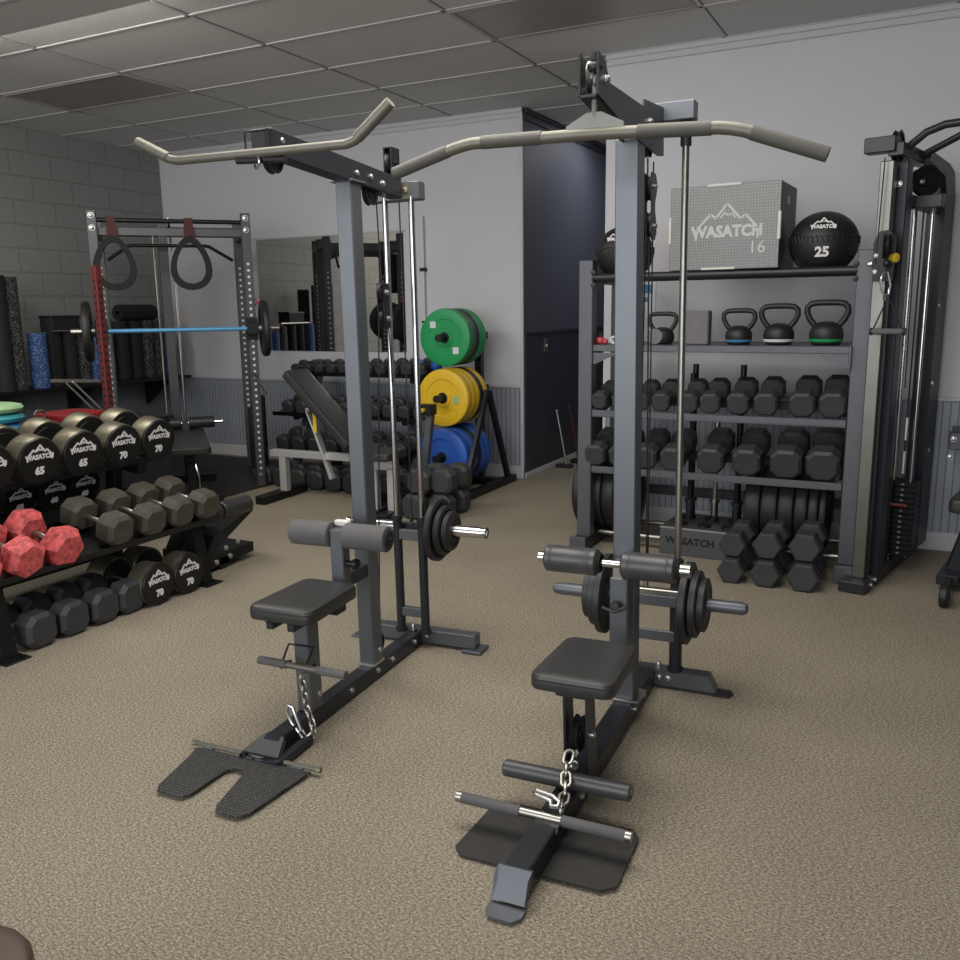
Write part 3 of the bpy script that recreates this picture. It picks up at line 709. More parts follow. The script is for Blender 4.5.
# low foam tube
MB().lathe([(0, 0), (.022, 0), (.025, .004), (.025, .376), (.022, .38), (0, .38)], (-.19, -.985, .112), (1, 0, 0), 22).lathe([(0, 0), (.014, 0), (.014, .004), (0, .004)], (.19, -.985, .112), (1, 0, 0), 14).obj('low_foot_roller', 'rollvinyl', t)
b = MB()
for x in (-.02, .02): b.bar((x, -.985, .10), (x, -.96, .07), .012, .03)
b.obj('roller_bracket', 'frame_dark', t)
# wide foot plate
out = [(-.225, -1.255), (-.195, -1.285), (.19, -1.285), (.225, -1.255), (.225, -1.03), (.20, -1.0), (-.175, -1.0), (-.21, -1.03)]
MB().prism([(x, y, .006) for x, y in out], (0, 0, .006)).obj('foot_plate', 'mat', t)
# plates on the right machine
for s, w in ((1, 'right'), (-1, 'left')):
    for k, (x, r) in enumerate(((.155, .153), (.186, .125), (.213, .10))):
        nm = ('largest inner', 'middle', 'smallest outer')[k]
        o = plate('weight_plate', f'{nm} iron plate on the {w} sleeve of the right lat machine', r, .028, 'iron', (0, 0, 0), group='iron plates on the lat machines')
        place(o, RO, RR_, (s*x, -.035, .357))
# long lat bar with hanger
t = thing('lat_bar', 'long lat bar with downturned gripped ends hanging from the right machine', 'pull bar', wpt(RO, RR_, (.016, -.77, 1.885)), RR_)
P = [(-.615, 0, -.045), (-.42, 0, .008), (-.39, 0, .014), (-.36, 0, .018), (0, 0, .012), (.33, 0, -.002), (.36, 0, -.007), (.39, 0, -.014), (.59, 0, -.088)]
b = MB(); b.tube(P, .0165, 18); b.obj('bar', 'bar_steel', t)
b = MB()
for a, c_ in (((-.618, -.046), (-.44, .0035)), ((-.33, .018), (-.15, .0155)), ((.12, .007), (.31, -.0015)), ((.41, -.021), (.592, -.0887))):
    b.tube([(a[0], 0, a[1]), (c_[0], 0, c_[1])], .0185, 18)
b.obj('grip', 'grip', t)
MB().prism([(-.078, -.006, .02), (-.078, -.006, .036), (-.02, -.006, .066), (.02, -.006, .066), (.082, -.006, .036), (.082, -.006, .02)], (0, .012, 0)).obj('hanger_plate', 'hanger_grey', t)
b = MB(); b.tube([(0, 0, .055), (.0, 0, .135)], .008, 10).torus((0, 0, .145), (1, .4, 0), .012, .006, 14, 8).torus((0, 0, .05), (0, 1, 0), .01, .004, 14, 8); b.obj('swivel', 'hanger_grey', t)
MB().sphere((0, .0, .178), .022, 16, 10, .8).lathe([(0, 0), (.013, 0), (.013, .02), (0, .02)], (0, 0, .195), (0, 0, 1), 12).tube([(0, 0, .15), (0, 0, .165)], .006, 8).obj('cable_stop', 'black', t)
# row bar lying on the right machine
t = thing('row_bar', 'straight grey row bar lying across the right machine foot plate', 'pull bar', wpt(RO, RR_, (-.02, -1.14, .083)), RR_)
MB().tube([(-.25, 0, 0), (.25, 0, 0)], .0125, 14).tube([(-.252, 0, 0), (-.235, 0, 0)], .015, 14).tube([(.235, 0, 0), (.252, 0, 0)], .015, 14).obj('bar', 'brush', t)
MB().tube([(-.236, 0, 0), (-.06, 0, 0)], .0155, 14).tube([(.06, 0, 0), (.236, 0, 0)], .0155, 14).obj('grip', 'foam', t)
MB().lathe([(0, -.012), (.022, -.012), (.022, .012), (0, .012)], (.05, -.02, -.02), (1, 0, 0), 14).obj('eye', 'black', t)
chain_thing('steel chain joining the right machine low pulley to its row bar', [(0, .01, .185), (.0, -.03, .16), (.02, -.10, .11), (.03, -.165, .095)], wpt(RO, RR_, (0, -.955, 0)), RR_, link=.044, wire=.005,
            hook=[(-.065, -.13, .115), (-.05, -.135, .125), (0, -.145, .125), (.025, -.16, .12), (.025, -.18, .118), (.008, -.18, .116), (0, -.16, .118), (-.05, -.142, .116)])

# ================================================================= dumbbells
def _objw(s, name, m, t, **k):
    """mesh given in world axes, parented under an unrotated thing"""
    l = Vector(t.location)
    for v in s.bm.verts: v.co -= l
    return s.obj(name, m, t, **k)
MB.objw = _objw
def octo(s, c): return [(s, -s+c), (s, s-c), (s-c, s), (-s+c, s), (-s, s-c), (-s, -s+c), (-s+c, -s), (s-c, -s)]
def hexa(h):
    r = h/math.sqrt(3); return [(r*math.cos(R(60*k)), r*math.sin(R(60*k))) for k in range(6)]
def head_mb(x0, x1, poly, bev=.02, sc=.78):
    rs = []
    for x, f in ((x0, sc), (x0+bev, 1), (x1-bev, 1), (x1, sc)): rs.append([(x, a*f, b*f) for a, b in poly])
    return MB().loft(rs)
_cache = {}
def dumbbell(label, shape, s, L, hl, m, group, loc, rot, hm='brush', bev=.02, sc=.78):
    """two block heads on a steel handle along local X, centred; s = half height of a head"""
    t = thing('dumbbell', label, 'dumbbell', loc, group=group, rot=rot)
    poly = octo(s, s*.46) if shape == 'oct' else hexa(2*s)
    for a, b in ((L/2-hl, L/2), (-L/2, -L/2+hl)):
        key = (shape, s, L, hl, m, a)
        if key not in _cache: _cache[key] = head_mb(a, b, poly, bev, sc).mesh('head', True, 20); _cache[key].materials.append(M[m])
        o = bpy.data.objects.new('head', _cache[key]); C.objects.link(o); o.parent = t
    g = L/2-hl
    key = ('handle', L, hl, hm)
    if key not in _cache:
        _cache[key] = MB().lathe([(0, -.004), (.014, -.004), (.014, .012), (.016, g*.7), (.0175, g), (.016, g*1.3), (.014, 2*g-.012), (.014, 2*g+.004), (0, 2*g+.004)], (-g, 0, 0), (1, 0, 0), 14).mesh('handle')
        _cache[key].materials.append(M[hm])
    o = bpy.data.objects.new('handle', _cache[key]); C.objects.link(o); o.parent = t
    return t
def round_dumbbell(label, wt, r, L, hl, group, loc, rot, ink='white_ink', logo=True):
    t = thing('dumbbell', label, 'dumbbell', loc, group=group, rot=rot)
    g = L/2-hl
    for s in (1, -1):
        h = MB().lathe([(0, 0), (r*.72, 0), (r*.74, .004), (r*.9, .006), (r*.93, .004), (r*.93, hl-.004), (r*.9, hl), (r*.55, hl-.002), (0, hl-.002)], (s*g, 0, 0), (s, 0, 0), 40).obj('head', 'urethane', t)
        MB().lathe([(r*.9, .004), (r*.97, .004), (r, .010), (r, hl-.02), (r*.985, hl-.012), (r*.92, hl-.010)], (s*g, 0, 0), (s, 0, 0), 40).obj('rim', 'rim', h)
        MB().lathe([(r*.93, hl-.012), (r*.985, hl-.012), (r*.985, hl-.006), (r*.95, hl+.001), (r*.88, hl+.001)], (s*g, 0, 0), (s, 0, 0), 40).obj('end_ring', 'urethane', h)
        if s == 1 and wt:
            x = L/2-.0015
            mountain_logo(face_px(x, 0, r*.22), r*1.12, ink, h, letters=logo, thick=.06)
            text_mesh(wt, r*.42, face_px(x, 0, -r*.42), ink, 'number', h, bold=.003)
    MB().lathe([(0, -.003), (.017, -.003), (.017, .01), (.019, g), (.017, 2*g-.01), (.017, 2*g+.003), (0, 2*g+.003)], (-g, 0, 0), (1, 0, 0), 16).obj('handle', 'chrome', t)
    return t
def tilted(face, L, deg):
    """centre of a dumbbell whose +X face centre is given, tipped front-down by deg"""
    a = R(deg); return (face[0]-L/2*math.cos(a), face[1], face[2]+L/2*math.sin(a))

# ---- left dumbbell rack
t = thing('dumbbell_rack', 'black three tier rack at the left holding round and pink dumbbells', 'dumbbell rack', (-3.62, 2.75, 0))
LRACK = t
def tray(t, name, xf, zf, width, y0, y1, deg, m='rack_black', lip=.03):
    a = R(deg); u = Vector((-math.cos(a), 0, math.sin(a))); n = Vector((math.sin(a), 0, math.cos(a)))
    f = Vector((xf, y0, zf)); b = MB()
    prof = [f, f+n*lip, f+n*lip+u*.006, f+u*.006+n*.006, f+u*(width-.006)+n*.006, f+u*(width-.006)+n*lip, f+u*width+n*lip, f+u*width]
    b.prism(prof, (0, y1-y0, 0)); return b.objw(name, m, t)
for y in (2.205, 3.36):
    b = MB(); b.prism([(-3.38, y-.035, 0.006), (-3.45, y-.035, 0.006), (-3.53, y-.035, .36), (-3.44, y-.035, .335)], (0, .07, 0)); b.objw('leg', 'rack_black', t)
    MB().box(-3.50, -3.33, y-.06, y+.06, 0, .008, .002).objw('foot_plate', 'rack_black', t)
    b = MB(); b.bar((-4.10, y, 0.0), (-4.02, y, .66), .06, .07, up=(1, 0, 0)); b.objw('rear_post', 'rack_black', t)
    b = MB(); b.bar((-3.46, y, .31), (-4.10, y, .31), .05, .06); b.bar((-3.80, y, .60), (-4.13, y, .652), .05, .06); b.bar((-4.02, y, .60), (-4.02, y, .64), .05, .05); b.objw('side_arm', 'rack_black', t)
    MB().box(-4.16, -4.0, y-.06, y+.06, 0, .008, .002).objw('foot_plate', 'rack_black', t)
tray(t, 'lower_tray', -3.40, .322, .40, 1.75, 3.50, 12)
tray(t, 'middle_tray', -3.99, .444, .36, 1.95, 3.40, 14)
tray(t, 'top_tray', -3.80, .632, .34, 1.95, 3.50, 9)
MB().box(-4.08, -4.03, 2.13, 3.36, .10, .15, .004).objw('rear_rail', 'rack_black', t)
# top row: round dumbbells with steel rims
G = 'round dumbbells on the top tier of the left rack'
for i, (y, wt) in enumerate(((2.465, '60'), (2.71, '65'), (2.955, '65'), (3.205, '70'), (3.445, '70'))):
    lab = ('steel rimmed round dumbbell at the left end of the top tier, partly cut off', 'round steel rimmed dumbbell marked 65 on the top tier, left of the other 65', 'round steel rimmed dumbbell marked 65 on the top tier, beside a 70', 'round steel rimmed dumbbell marked 70 on the top tier, left of the other 70', 'round steel rimmed dumbbell marked 70 at the right end of the top tier')[i]
    L = .37
    round_dumbbell(lab, wt, .116, L, .115, G, tilted((-3.75, y, .752), L, 9), (0, R(9), 0))
G = 'round dumbbells on the middle tier of the left rack'
for i, (y, wt) in enumerate(((2.52, ''), (2.725, '65'), (2.92, '60'), (3.105, '60'))):
    lab = ('plain black round dumbbell end at the left edge of the middle tier', 'black round dumbbell marked 65 on the middle tier under the top row', 'black round dumbbell marked 60 on the middle tier, next to the 65', 'black round dumbbell marked 60 at the right end of the middle tier')[i]
    L = .36
    round_dumbbell(lab, wt, .094, L, .10, G, tilted((-3.95, y, .540), L, 14), (0, R(14), 0), ink='grey_ink' if not wt else 'white_ink')
# lower tier: pink wrapped then dark octagonal
G = 'pink wrapped dumbbells'
for i, y in enumerate((2.13, 2.335, 2.53)):
    lab = ('pink wrapped dumbbell at the left edge of the photo on the lower rack tray', 'pink wrapped dumbbell in the middle of the three on the lower rack tray', 'pink wrapped dumbbell beside the dark dumbbells on the lower rack tray')[i]
    L = .37
    dumbbell(lab, 'hex', .082, L, .12, 'pink', G, tilted((-3.36, y, .405-.015*(i == 0)), L, 13), (R((14, 22, -8)[i]), R(13), 0), bev=.03, sc=.72)
G = 'dark dumbbells on the lower tray of the left rack'
for i, y in enumerate((2.84, 3.045, 3.235, 3.42)):
    lab = f'dusty black octagonal dumbbell, {ORD[i]} right of the pink ones on the tray'
    L = .37
    dumbbell(lab, 'oct', .074, L, .12, 'rubber_warm', G, tilted((-3.38, y, .412), L, 12), (0, R(12), 0))
G = 'dumbbells on the floor under the left rack'
for i, y in enumerate((2.36, 2.53, 2.70, 2.855)):
    lab = f'black octagonal dumbbell on the floor under the left rack, {ORD[i]} from left'
    dumbbell(lab, 'oct', .077, .36, .115, 'rubber', G, (-3.37-.18, y, .078), (0, 0, R(2)))
for i, y in enumerate((2.995, 3.20)):
    round_dumbbell(('round dumbbell marked 70 on the carpet under the rack, beside the octagonal ones', 'round dumbbell marked 70 on the carpet under the rack, nearest the rack leg')[i], '70', .107, .40, .12, G, (-3.35-.20, y, .1075), (0, 0, R(2)))

# hyperextension bench end past the rack: foam rollers, slanted foot plate
t = thing('roman_chair', 'black back extension bench end with foam rollers and slanted foot plate beyond the left rack', 'exercise bench', (-3.55, 3.72, 0))
MB().box(-3.95, -3.50, 3.58, 3.66, .01, .075, .004).objw('base_beam', 'rack_black', t)
b = MB(); b.prism([(-3.50, 3.46, .02), (-3.50, 3.86, .045), (-3.50, 3.86, .10), (-3.50, 3.46, .10)], (-.25, 0, 0)); b.objw('foot_base', 'rack_black', t)
b = MB(); b.prism([(-3.50, 3.50, .10), (-3.50, 3.88, .29), (-3.50, 3.875, .305), (-3.50, 3.55, .205), (-3.50, 3.49, .12)], (-.32, 0, 0)); b.objw('foot_plate', 'black', t)
b = MB()
for y, z in ((3.55, .055), (3.66, .065), (3.73, .135), (3.63, .12)): b.bolt((-3.498, y, z), (1, 0, 0), .012, .012)
b.objw('bolt', 'bolt', t)
b = MB(); b.bar((-3.62, 3.42, .13), (-3.55, 3.57, .36), .05, .05); b.bar((-3.75, 3.62, .06), (-3.62, 3.60, .36), .05, .05); b.objw('roller_post', 'rack_black', t)
for y0, y1 in ((3.38, 3.56), (3.58, 3.80)):
    MB().lathe([(0, 0), (.045, 0), (.05, .006), (.05, y1-y0-.006), (.045, y1-y0), (0, y1-y0)], (-3.47, y0, .35), (0, 1, 0), 24).objw('foam_roller', 'vinyl', t)
MB().tube([(-3.47, 3.36, .35), (-3.47, 3.82, .35)], .012, 10).objw('roller_axle', 'black', t)

# ================================================================= behind the left rack
t = thing('storage_box', 'dark low storage box behind the round dumbbells near the block wall', 'box', (-4.75, 3.35, 0))
MB().box(-5.15, -4.45, 2.6, 4.2, 0, .75, .01).objw('body', 'panel', t); MB().box(-5.17, -4.43, 2.58, 4.22, .75, .78, .006).objw('lid', 'black', t)
for i, (z, m, lab) in enumerate(((.78, 'ink_blue', 'lowest blue balance disc of the stack behind the round dumbbells'), (.84, 'teal', 'teal balance disc in the middle of the stack behind the round dumbbells'), (.895, 'lime', 'pale green balance disc on top of the stack behind the round dumbbells'))):
    o = MB().lathe([(0, 0), (.12, 0), (.155, .012), (.165, .03), (.155, .046), (.12, .055), (0, .058)], (0, 0, 0), (0, 0, 1), 32).obj('balance_disc', m, loc=(-4.70, 3.13, z)); tag(o, lab, 'balance disc', 'stack of balance discs')
t = thing('kettlebell', 'dark kettlebell with a pale handle beside the balance discs', 'kettlebell', (-4.60, 3.355, .78))
MB().lathe([(0, 0), (.03, 0), (.045, .025), (.043, .055), (.022, .072), (0, .075)], (0, 0, 0), (0, 0, 1), 24).obj('bell', 'iron', t)
MB().tube([(0, -.026, .06), (0, -.036, .088), (0, -.018, .11), (0, .018, .11), (0, .036, .088), (0, .026, .06)], .008, 10).obj('handle', 'brush', t)
t = thing('red_cushion', 'red vinyl pad lying flat behind the round dumbbells', 'exercise pad', (-4.62, 3.58, .78))
seat_mb(-.18, .16, -.14, .17, 0, .08, .05).obj('pad', 'redpad', t)
o = MB().box(-6.95, -4.88, 3.3, 6.6, 0, .012, .004).obj('rubber_mat', 'mat'); tag(o, 'dark rubber floor mat under the corner power rack', 'floor mat')

# ---- power rack standing across the corner
PO, PR = (-5.68, 4.75, .012), R(47)
t = thing('power_rack', 'grey perforated power rack standing across the back left corner with a lat attachment', 'power rack', PO, PR)
W, D, H_ = 1.12, .75, 2.19
def upright(x, y, h=H_, s=.035):
    b = MB().box(x-s, x+s, y-s, y+s, 0, h, .004); b.mi = 1
    for k in range(34):
        z = .15+k*.05
        if z > h-.35: break
        for fx in ((0, -1),): b.lathe([(0, -.001), (.011, -.001), (.011, .0008), (0, .0008)], (x, y-s, z), (0, -1, 0), 8)
        b.lathe([(0, -.001), (.011, -.001), (.011, .0008), (0, .0008)], (x+s, y, z), (1, 0, 0), 8)
    b.obj('upright', ['power_grey', 'paper'], t)
for x, y in ((0, 0), (W, 0), (W, D), (0, D)): upright(x, y)
b = MB()
for x, y in ((0, 0), (W, 0)):
    for z in (2.15, 2.06): b.bolt((x, y-.035, z), (0, -1, 0), .018, .015)
b.bolt((W, -.035, .09), (0, -1, 0), .016, .03).bolt((W+.036, .1, .09), (1, 0, 0), .016, .03)
b.obj('bolt', 'bolt', t)
MB().tube([(0, -.0, 2.12), (W, .0, 2.12)], .017, 14).obj('pull_up_bar', 'rack_black', t)
MB().box(0, W, D-.03, D+.03, 2.06, 2.14, .004).obj('rear_crossbeam', 'power_grey', t)
MB().box(0, W, .01, .05, 2.01, 2.07, .003).obj('front_crossbeam', 'power_grey', t)
for x in (0, W):
    MB().box(x-.03, x+.03, 0, D, 2.02, 2.09, .004).obj('side_beam', 'power_grey', t)
    MB().box(x-.03, x+.03, -.06, D+.05, 0, .07, .004).obj('foot_beam', 'power_grey', t)
# lat column
MB().box(W/2-.10, W/2-.02, D-.04, D+.04, .35, 2.17, .004).obj('lat_column', 'power_grey', t)
for x in (W/2-.135, W/2+.015): MB().tube([(x, D-.06, .30), (x, D-.06, 2.10)], .010, 10).obj('guide_rod', 'brush', t)
b = MB(); pulley(b, (W/2, D-.06, 2.15), (1, 0, 0), .05, .02); b.obj('pulley', 'black', t)
b = MB().bolt((W/2, D-.05, 2.2), (0, 0, 1), .015, .02); b.obj('bolt', 'bolt', t)
for x0, x1 in ((W/2-.26, W/2-.03), (W/2+.03, W/2+.24)): MB().lathe([(0, 0), (.045, 0), (.05, .006), (.05, x1-x0-.006), (.045, x1-x0), (0, x1-x0)], (x0, D-.28, .50), (1, 0, 0), 20).obj('foam_roller', 'vinyl', t)
MB().tube([(W/2-.27, D-.28, .50), (W/2+.31, D-.28, .50)], .014, 10).obj('roller_axle', 'chrome', t)
b = MB().box(W/2-.025, W/2+.025, D-.30, D, .40, .45, .003).box(W/2-.025, W/2+.025, D-.31, D-.26, .40, .52, .003).box(W/2-.03, W/2+.03, D-.03, D+.03, .0, .36, .003); b.obj('roller_arm', 'power_grey', t)
for x in (0, W):
    b = MB().box(x-.045, x+.045, -.10, -.036, 1.25, 1.28, .003).box(x-.045, x+.045, -.11, -.10, 1.25, 1.34, .003).box(x-.045, x+.045, -.045, -.036, 1.2, 1.38, .003); b.obj('bar_hook', 'rack_black', t)
b = MB().lathe([(0, 0), (.03, 0), (.03, .012), (.012, .012), (.012, .05), (0, .05)], (W+.036, 0, 1.50), (1, 0, 0), 10); b.obj('hook_pin', 'pink', t)
MB().tube([(W-.02, -.04, .95), (W+.06, -.22, .78)], .009, 8).obj('lever_pin', 'chrome', t)
# barbell with a bumper plate at each end
t = thing('barbell', 'pale blue barbell racked across the corner power rack', 'barbell', wpt(PO, PR, (W/2, -.07, 1.295)), PR)
MB().tube([(-.60, 0, 0), (.60, 0, 0)], .0165, 12).obj('shaft', 'sky', t)
for s in (-1, 1):
    MB().lathe([(0, 0), (.036, 0), (.036, .03), (.025, .03), (.025, .17), (0, .17)], (s*.60, 0, 0), (s, 0, 0), 16).obj('sleeve', 'brush', t)
def bumper(label, r, th, m, loc, rz, group, hub='black', name='bumper_plate', axis=(1, 0, 0), ring=True):
    t = thing(name, label, 'bumper plate', loc, rz, group)
    prof = [(.026, 0), (.07, 0), (.075, .006), (r*.62, .006), (r*.65, 0), (r-.016, 0), (r-.004, .006), (r, .016), (r, th-.016), (r-.004, th-.006), (r-.016, th), (r*.65, th), (r*.62, th-.006), (.075, th-.006), (.07, th), (.026, th)]
    MB().lathe([(a, h-th/2) for a, h in prof], (0, 0, 0), axis, 44).obj('disc', m, t)
    MB().lathe([(.0255, -th/2-.001), (.044, -th/2-.001), (.044, -th/2+.002), (.044, th/2-.002), (.044, th/2+.001), (.0255, th/2+.001), (.0255, -th/2-.001)], (0, 0, 0), axis, 24).obj('hub', hub, t)
    return t
for s, l in ((-1, 'left'), (1, 'right')):
    bumper(f'black bumper plate on the {l} end of the racked barbell', .225, .055, 'bumper', wpt(PO, PR, (W/2+s*.655, -.07, 1.295)), PR, 'bumper plates on the racked barbell', 'iron')
# hanging straps and rear lat bar
for i, (x, m) in enumerate(((.135, 'strap'), (.69, 'strap'))):
    t = thing('hanging_strap', ('black padded loop strap hanging from the left of the rack pull-up bar', 'black and dark red loop strap hanging from the right of the rack pull-up bar')[i], 'strap', wpt(PO, PR, (x, -.0, 2.12)), PR)
    b = MB(); b.prism([(-.032, -.024, .02), (.032, -.024, .02), (.04, -.024, -.14), (-.04, -.024, -.14)], (0, .006, 0)).prism([(-.032, .018, .02), (.032, .018, .02), (.03, .0, -.14), (-.03, .0, -.14)], (0, .006, 0)).box(-.032, .032, -.024, .024, .017, .024, .002); b.obj('webbing', 'strap_red', t)
    loop = [(.15*math.sin(q)*(1-.28*math.cos(q)), -.015, -.315+.205*math.cos(q)) for q in [2*PI*k/28 for k in range(28)]]
    # flat ribbon loop
    b = MB(); ins = [(p[0]*.70, 0, -.315+(p[2]+.315)*.76) for p in loop]
    n = len(loop)
    rings = []
    for k in range(n):
        o_, i_ = loop[k], ins[k]
        rings.append([(o_[0], -.045, o_[2]), (o_[0], .03, o_[2]), (i_[0], .03, i_[2]), (i_[0], -.045, i_[2])])
    rings.append(rings[0]); b.loft(rings, caps=False); bmesh.ops.remove_doubles(b.bm, verts=b.bm.verts, dist=1e-5)
    b.obj('loop', 'strap' if i == 0 else m, t)
t = thing('lat_bar', 'black lat bar with bent ends hanging at the back of the power rack', 'pull bar', wpt(PO, PR, (W/2, D-.12, 1.98)), PR)
MB().tube([(-.50, 0, -.12), (-.33, 0, -.005), (-.30, 0, 0), (.28, 0, 0), (.31, 0, -.005), (.50, 0, -.12)], .014, 12).obj('bar', 'rack_black', t)
MB().tube([(0, 0, 0), (0, .03, .12)], .006, 8).obj('hanger', 'black', t)
# flat bench inside the rack
t = thing('flat_bench', 'black padded bench standing inside the corner power rack', 'exercise bench', wpt(PO, PR, (W/2, -.05, .0)), PR)
seat_mb(-.15, .15, -.62, .55, .39, .45, .05).obj('pad', 'vinyl', t)
MB().box(-.03, .03, -.56, .5, .33, .39, .003).obj('spine', 'rack_black', t)
for y in (-.5, .45):
    MB().box(-.03, .03, y-.03, y+.03, .06, .34, .003).obj('leg', 'rack_black', t); MB().box(-.22, .22, y-.03, y+.03, 0, .06, .004).obj('foot', 'rack_black', t)
MB().tube([(.03, -.46, .30), (.05, -.50, .20), (.05, -.50, .12)], .01, 8).obj('pin_handle', 'chrome', t)

# red perforated post with a bracket arm
t = thing('red_post', 'red perforated steel post with a grey bracket arm in front of the power rack', 'rack post', (-5.24, 4.38, .012))
b = MB().box(-.022, .022, -.026, .026, 0, 1.76, .003); b.mi = 1
for k in range(30): b.lathe([(0, -.001), (.012, -.001), (.012, .001), (0, .001)], (.022, 0, .2+k*.05), (1, 0, 0), 8).lathe([(0, -.001), (.012, -.001), (.012, .001), (0, .001)], (0, -.026, .2+k*.05), (0, -1, 0), 8)
b.obj('upright', ['red', 'dark_ink'], t)
MB().box(-.25, .15, -.05, .05, -.0, .008, .002).obj('foot_plate', 'iron', t)
b = MB(); b.bar((-.03, -.03, .955), (-.17, -.32, .975), .02, .022); b.bar((-.06, .0, .955), (-.20, -.29, .975), .02, .022); b.obj('bracket_arm', 'brush', t)
b = MB(); b.bar((.0, -.03, .66), (-.125, -.235, .955), .012, .014); b.bar((.03, -.02, .69), (-.095, -.205, .965), .012, .014); b.obj('brace', 'brush', t)

# ---- roller shelf on the left wall
t = thing('roller_shelf', 'dark wall shelf of foam rollers along the block wall', 'shelf', (-6.8, 5.3, 0))
MB().box(XL+.02, -6.55, 4.35, 6.50, .80, .83, .004).objw('board', 'rack_black', t)
for y in (4.5, 5.4, 6.3):
    b = MB(); b.prism([(XL+.02, y-.015, .80), (XL+.02, y-.015, .55), (XL+.05, y-.015, .55), (-6.6, y-.015, .80)], (0, .03, 0)); b.objw('bracket', 'rack_black', t)
MB().tube([(-6.58, 4.99, 1.30), (-6.58, 5.50, 1.30)], .010, 8).objw('front_rod', 'brush', t)
for y in (5.005, 5.49): MB().tube([(-6.58, y, .83), (-6.58, y, 1.31)], .008, 8).objw('rod_post', 'rack_black', t)
def roller(label, y, x, h, r, m, z=.83):
    y += .10
    o = MB().lathe([(r*.35, 0), (r-.004, 0), (r, .004), (r, h-.004), (r-.004, h), (r*.35, h), (r*.35, h-.06), (0, h-.06)], (0, 0, 0), (0, 0, 1), 24).obj('foam_roller', m, loc=(x, y, z))
    return tag(o, label, 'foam roller', 'foam rollers along the block wall')
roller('tall black foam roller at the left edge of the wall shelf', 4.46, -6.62, .92, .075, 'roll_black')
roller('tall grey speckled foam roller at the left end of the wall shelf', 4.60, -6.66, .91, .07, 'roll_speck')
roller('tall black foam roller just right of the tall speckled one', 4.69, -6.80, .86, .07, 'roll_black')
roller('pale blue marbled foam roller, first blue one from the left', 4.81, -6.66, .46, .075, 'roll_blue')
for i, (y, x, h, m, d) in enumerate(((4.97, -6.68, .46, 'roll_black', 'black foam roller just right of the first blue roller'), (5.12, -6.68, .46, 'roll_black', 'black foam roller under the dark box'), (5.26, -6.70, .44, 'roll_speck', 'speckled foam roller behind the barbell plate'), (5.40, -6.70, .44, 'roll_blue', 'blue foam roller half hidden by the red post'), (5.53, -6.70, .44, 'roll_blue', 'blue foam roller behind the red post'),
                                     (5.70, -6.70, .54, 'roll_black', 'black foam roller right of the red post'), (5.85, -6.70, .54, 'roll_black', 'black foam roller under the left end of the lying roller'), (5.99, -6.70, .54, 'roll_speck', 'speckled foam roller under the lying roller'), (6.13, -6.72, .54, 'roll_speck', 'white dotted foam roller under the right end of the lying roller'), (6.29, -6.72, .44, 'roll_blue', 'blue foam roller at the right end of the shelf'))):
    roller(d, y, x, h, .07, m)
o = MB().lathe([(.02, 0), (.07, 0), (.075, .02), (.075, .40), (.07, .42), (.02, .42)], (0, 0, 0), (0, 1, 0), 24).obj('foam_roller', 'roll_black', loc=(-6.71, 5.80, 1.445)); tag(o, 'black foam roller lying across the standing rollers', 'foam roller', 'foam rollers along the block wall')
t = thing('crate', 'dark box resting on top of the standing foam rollers', 'box', (-6.69, 5.16, 1.295)); MB().box(-.08, .08, -.13, .15, 0, .13, .008).obj('body', 'roll_black', t); MB().box(-.085, .085, -.135, .155, .115, .135, .004).obj('lid', 'black', t)

# ================================================================= wall shelf rack (right)
YF_ = 4.86
t = thing('storage_rack', 'grey five tier storage rack on the right wall with kettlebells and dumbbells', 'storage rack', (-1.05, 5.1, 0))
SR = t
for x in (-1.785, -.315):
    MB().box(x-.042, x+.042, YF_-.02, YF_+.055, .02, 1.70, .004).objw('upright', 'rack_grey', t)
    MB().box(x-.035, x+.035, 5.40, 5.47, .02, 1.62, .004).objw('rear_upright', 'frame_dark', t)
    MB().box(x-.045, x+.045, YF_-.12, 5.50, .02, .085, .004).objw('foot_beam', 'frame_dark', t)
    MB().box(x-.05, x+.05, YF_-.125, YF_-.115, 0.0, .10, .003).objw('foot_cap', 'rack_grey', t)
    MB().box(x-.03, x+.03, YF_+.04, 5.42, 1.57, 1.62, .003).objw('side_beam', 'frame_dark', t)
    b = MB().bolt((x+(.045 if x < -1 else -.045), YF_-.02, 1.63), (0, -1, 0), .012).bolt((x+(.045 if x < -1 else -.045), YF_-.02, 1.56), (0, -1, 0), .012); b.objw('bolt', 'iron', t)
for y in (YF_+.0, 5.12): MB().tube([(-1.75, y, 1.602), (-.35, y, 1.602)], .022, 16).objw('top_tube', 'frame_dark', t)
MB().box(-1.74, -.36, YF_-.03, 5.40, 1.187, 1.225, .003).objw('kettlebell_shelf', 'rack_grey', t)
for x, s in ((-1.74, 1), (-.36, -1)):
    b = MB(); b.prism([(x, YF_-.03, 1.18), (x, YF_-.03, 1.12), (x+s*.02, YF_-.03, 1.115), (x+s*.16, YF_-.03, 1.18)], (0, .006, 0)); b.box(x-.006, x+.006, YF_-.045, YF_+.0, 1.11, 1.23, .002); b.objw('shelf_bracket', 'rack_grey', t)
def rail_pair(zf, zr, name):
    b = MB().box(-1.74, -.36, YF_-.02, YF_+.0, zf-.035, zf, .002).box(-1.74, -.36, YF_-.02, YF_+.10, zf-.04, zf-.034, .002)
    b.objw(name, 'rack_grey', t)
    MB().box(-1.74, -.36, 5.14, 5.20, zr-.05, zr, .003).objw(name, 'frame_dark', t)
    for x in (-1.735, -.365):
        b = MB(); b.bar((x, YF_, zf-.02), (x, 5.24, zr-.02), .03, .06); b.objw('tray_arm', 'frame_dark', t)
rail_pair(.848, .905, 'dumbbell_rail'); rail_pair(.515, .585, 'dumbbell_rail')
